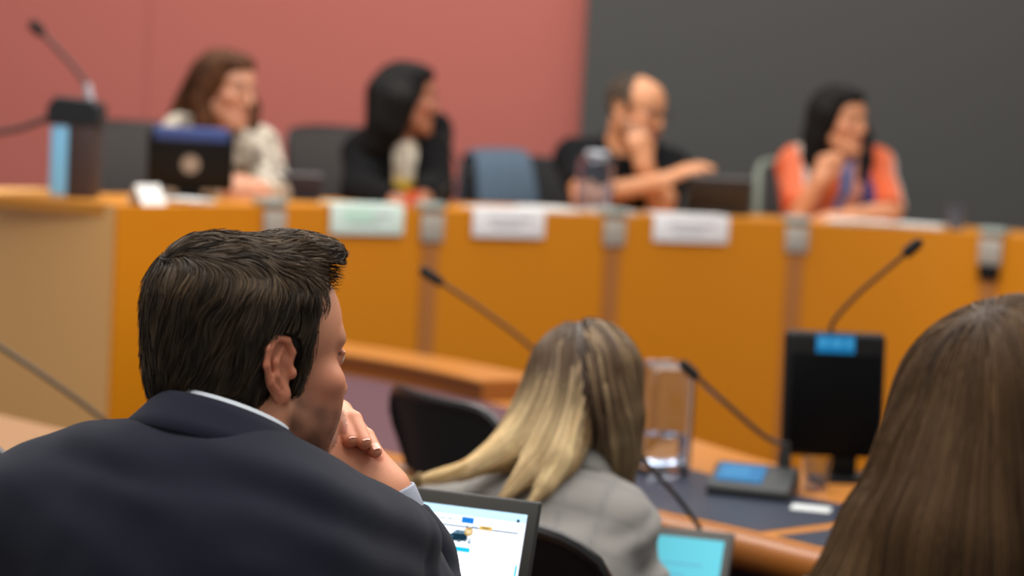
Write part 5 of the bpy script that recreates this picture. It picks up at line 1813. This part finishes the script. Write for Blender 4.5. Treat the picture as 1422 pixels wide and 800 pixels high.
    mb = MB(); mb.lathe([(.001, -.0015), (.027, -.0015), (.027, .0015), (.001, .0015)], 28, M=Mt @ Matrix.Translation((0, -.0185, .108)) @ Matrix.Rotation(PI / 2, 4, 'X'))
    mb.build('round_emblem', mat('emblem_beige', (150, 136, 122), rough=.6), h_)
    mb = MB(); mb.box((0, .0, .02), (.075, .03, .05), None, bev=.005); mb.box((0, 0, .005), (.14, .10, .010), None, bev=.004); mb.build('stand', blk, t)
    # laptops of the panel, seen from behind
    for lab, px, Y, w, hh, col, rz in (('low navy laptop between the cream blouse woman and the next chair', 402, 6.28, .19, .075, (22, 34, 56), .2),
                                       ('dark laptop lid beside the hands of the man in glasses', 996, 6.95, .22, .125, (38, 38, 40), .0)):
        c = P(px, 290, Y)
        t = thing('laptop', (c[0], Y, DESK), rz, lab, 'laptop')
        sh = mat('laptop_lid', col, rough=.4)
        Mt = Matrix.Translation((0, 0, .016)) @ Matrix.Rotation(math.radians(22), 4, 'X')
        mb = MB(); mb.box((0, 0, hh / 2), (w, .008, hh), Mt, bev=.003); l_ = mb.build('lid', sh, t)
        mb = MB(); mb.box((0, .0, hh - .003), (w, .0095, .005), Mt, bev=.001); mb.build('lid_edge', mat('lid_edge', (120, 124, 130), rough=.4), l_)
        mb = MB(); mb.box((0, .10, .008), (w, .20, .015), None, bev=.004); mb.build('base', sh, t)
    # microphone console at the left end of the desk
    c = P(104, 283, 5.72)
    t = thing('microphone_console', (c[0], 5.72, DESK - .0015), 0, 'dark console with a pale blue side at the left end of the curved desk', 'microphone')
    br = mat('console_brown', (58, 42, 40), rough=.6)
    mb = MB(); mb.box((.022, 0, .115), (.075, .10, .23), None, bev=.006); h_ = mb.build('housing', br, t)
    mb = MB(); mb.box((-.040, -.004, .105), (.050, .085, .195), None, bev=.006); mb.build('blue_side', mat('pale_blue_panel', (112, 168, 200), rough=.35, emit=(112, 172, 206), emit_s=.25), h_)
    mb = MB(); prof = [(-.078, .205), (.070, .205), (.072, .262), (.05, .280), (-.055, .285), (-.078, .255)]
    mb.add([(x, -.055, z) for x, z in prof] + [(x, .055, z) for x, z in prof], [tuple(range(6)), tuple(range(6, 12))[::-1]] + [(i, 6 + i, 6 + (i + 1) % 6, (i + 1) % 6) for i in range(6)])
    mb.build('top_unit', mat('console_black', (22, 26, 32), rough=.4), t, bevel=.006)
    o_ = Vector((c[0], 5.72, DESK - .0015))
    tl = lambda p: Vector(p) - o_
    mb = MB(); mb.tube([tl(P(127, 150, 5.72)), tl(P(121, 116, 5.72))], [.014, .011], 12); mb.build('neck_socket', mat('pale_steel', (186, 180, 188), rough=.3, metal=.3), t)
    sp = [Vector(q) for q in spline([tuple(tl(P(*p))) for p in ((121, 118, 5.72), (104, 95, 5.72), (76, 64, 5.71), (58, 46, 5.70))], 20)]
    mb = MB(); mb.tube(sp, .0065, 8); mb.build('gooseneck', bpy.data.materials['gooseneck_metal'], t)
    dd = (sp[-1] - sp[-3]).normalized()
    mb = MB(); mb.tube([sp[-1] - dd * .004, sp[-1], sp[-1] + dd * .035, sp[-1] + dd * .045], [.008, .0155, .0155, .008], 12); mb.build('microphone_head', bpy.data.materials['mic_foam'], t)
    mb = MB(); mb.tube([tl(P(72, 162, 5.72)), tl(P(30, 178, 5.72)), tl(P(-50, 192, 5.72))], .009, 10); mb.build('side_arm', br, t)
    # slim microphone by the second woman
    i = desk_at(646, DESK); p = DPATH[i] + DNOR[i] * .2
    b = np.array([p[0], p[1], DESK])
    gooseneck('gooseneck_microphone', 'thin microphone between the black blazer and the denim jacket', b, [b, b + np.array([0, 0, .04]), P(638, 240, p[1] + .02), P(624, 200, p[1] + .03)], r=.0032, head=.04)
def lights():
    w = bpy.data.worlds.new('world'); SC.world = w; w.use_nodes = True
    w.node_tree.nodes['Background'].inputs[0].default_value = (1.0, .97, .93, 1)
    w.node_tree.nodes['Background'].inputs[1].default_value = 0.42
    def area(name, loc_, sx, sy, power, col=(1, .965, .91), rot=(0, 0, 0)):
        l = bpy.data.lights.new(name, 'AREA'); l.shape = 'RECTANGLE'; l.size = sx; l.size_y = sy
        l.energy = power; l.color = col
        o = bpy.data.objects.new(name, l); COL.objects.link(o); o.location = loc_; o.rotation_euler = rot
    area('unseen_overhead_light', (-.6, 2.0, 3.3), 2.2, 1.6, 72)
    area('unseen_overhead_light', (.6, 3.4, 3.3), 3.0, .8, 50, rot=(math.radians(-12), 0, 0))  # unseen fill light added to brighten the desk front
    area('unseen_overhead_light', (1.0, 4.6, 3.4), 3.5, 1.2, 85)
    area('unseen_overhead_light', (-1.2, 6.2, 3.4), 3.0, 1.2, 85)
    area('unseen_overhead_light', (1.4, 7.4, 3.4), 3.0, 1.0, 40)
    SC.view_settings.view_transform = 'Standard'
    SC.view_settings.look = 'None'
    SC.cycles.use_denoising = True


camera()
lights()
setting()
dais_desk()
name_plates()
delegate_table()
side_table()
chairs()
props()
man_in_suit()
woman_in_grey()
woman_at_right()
panel()
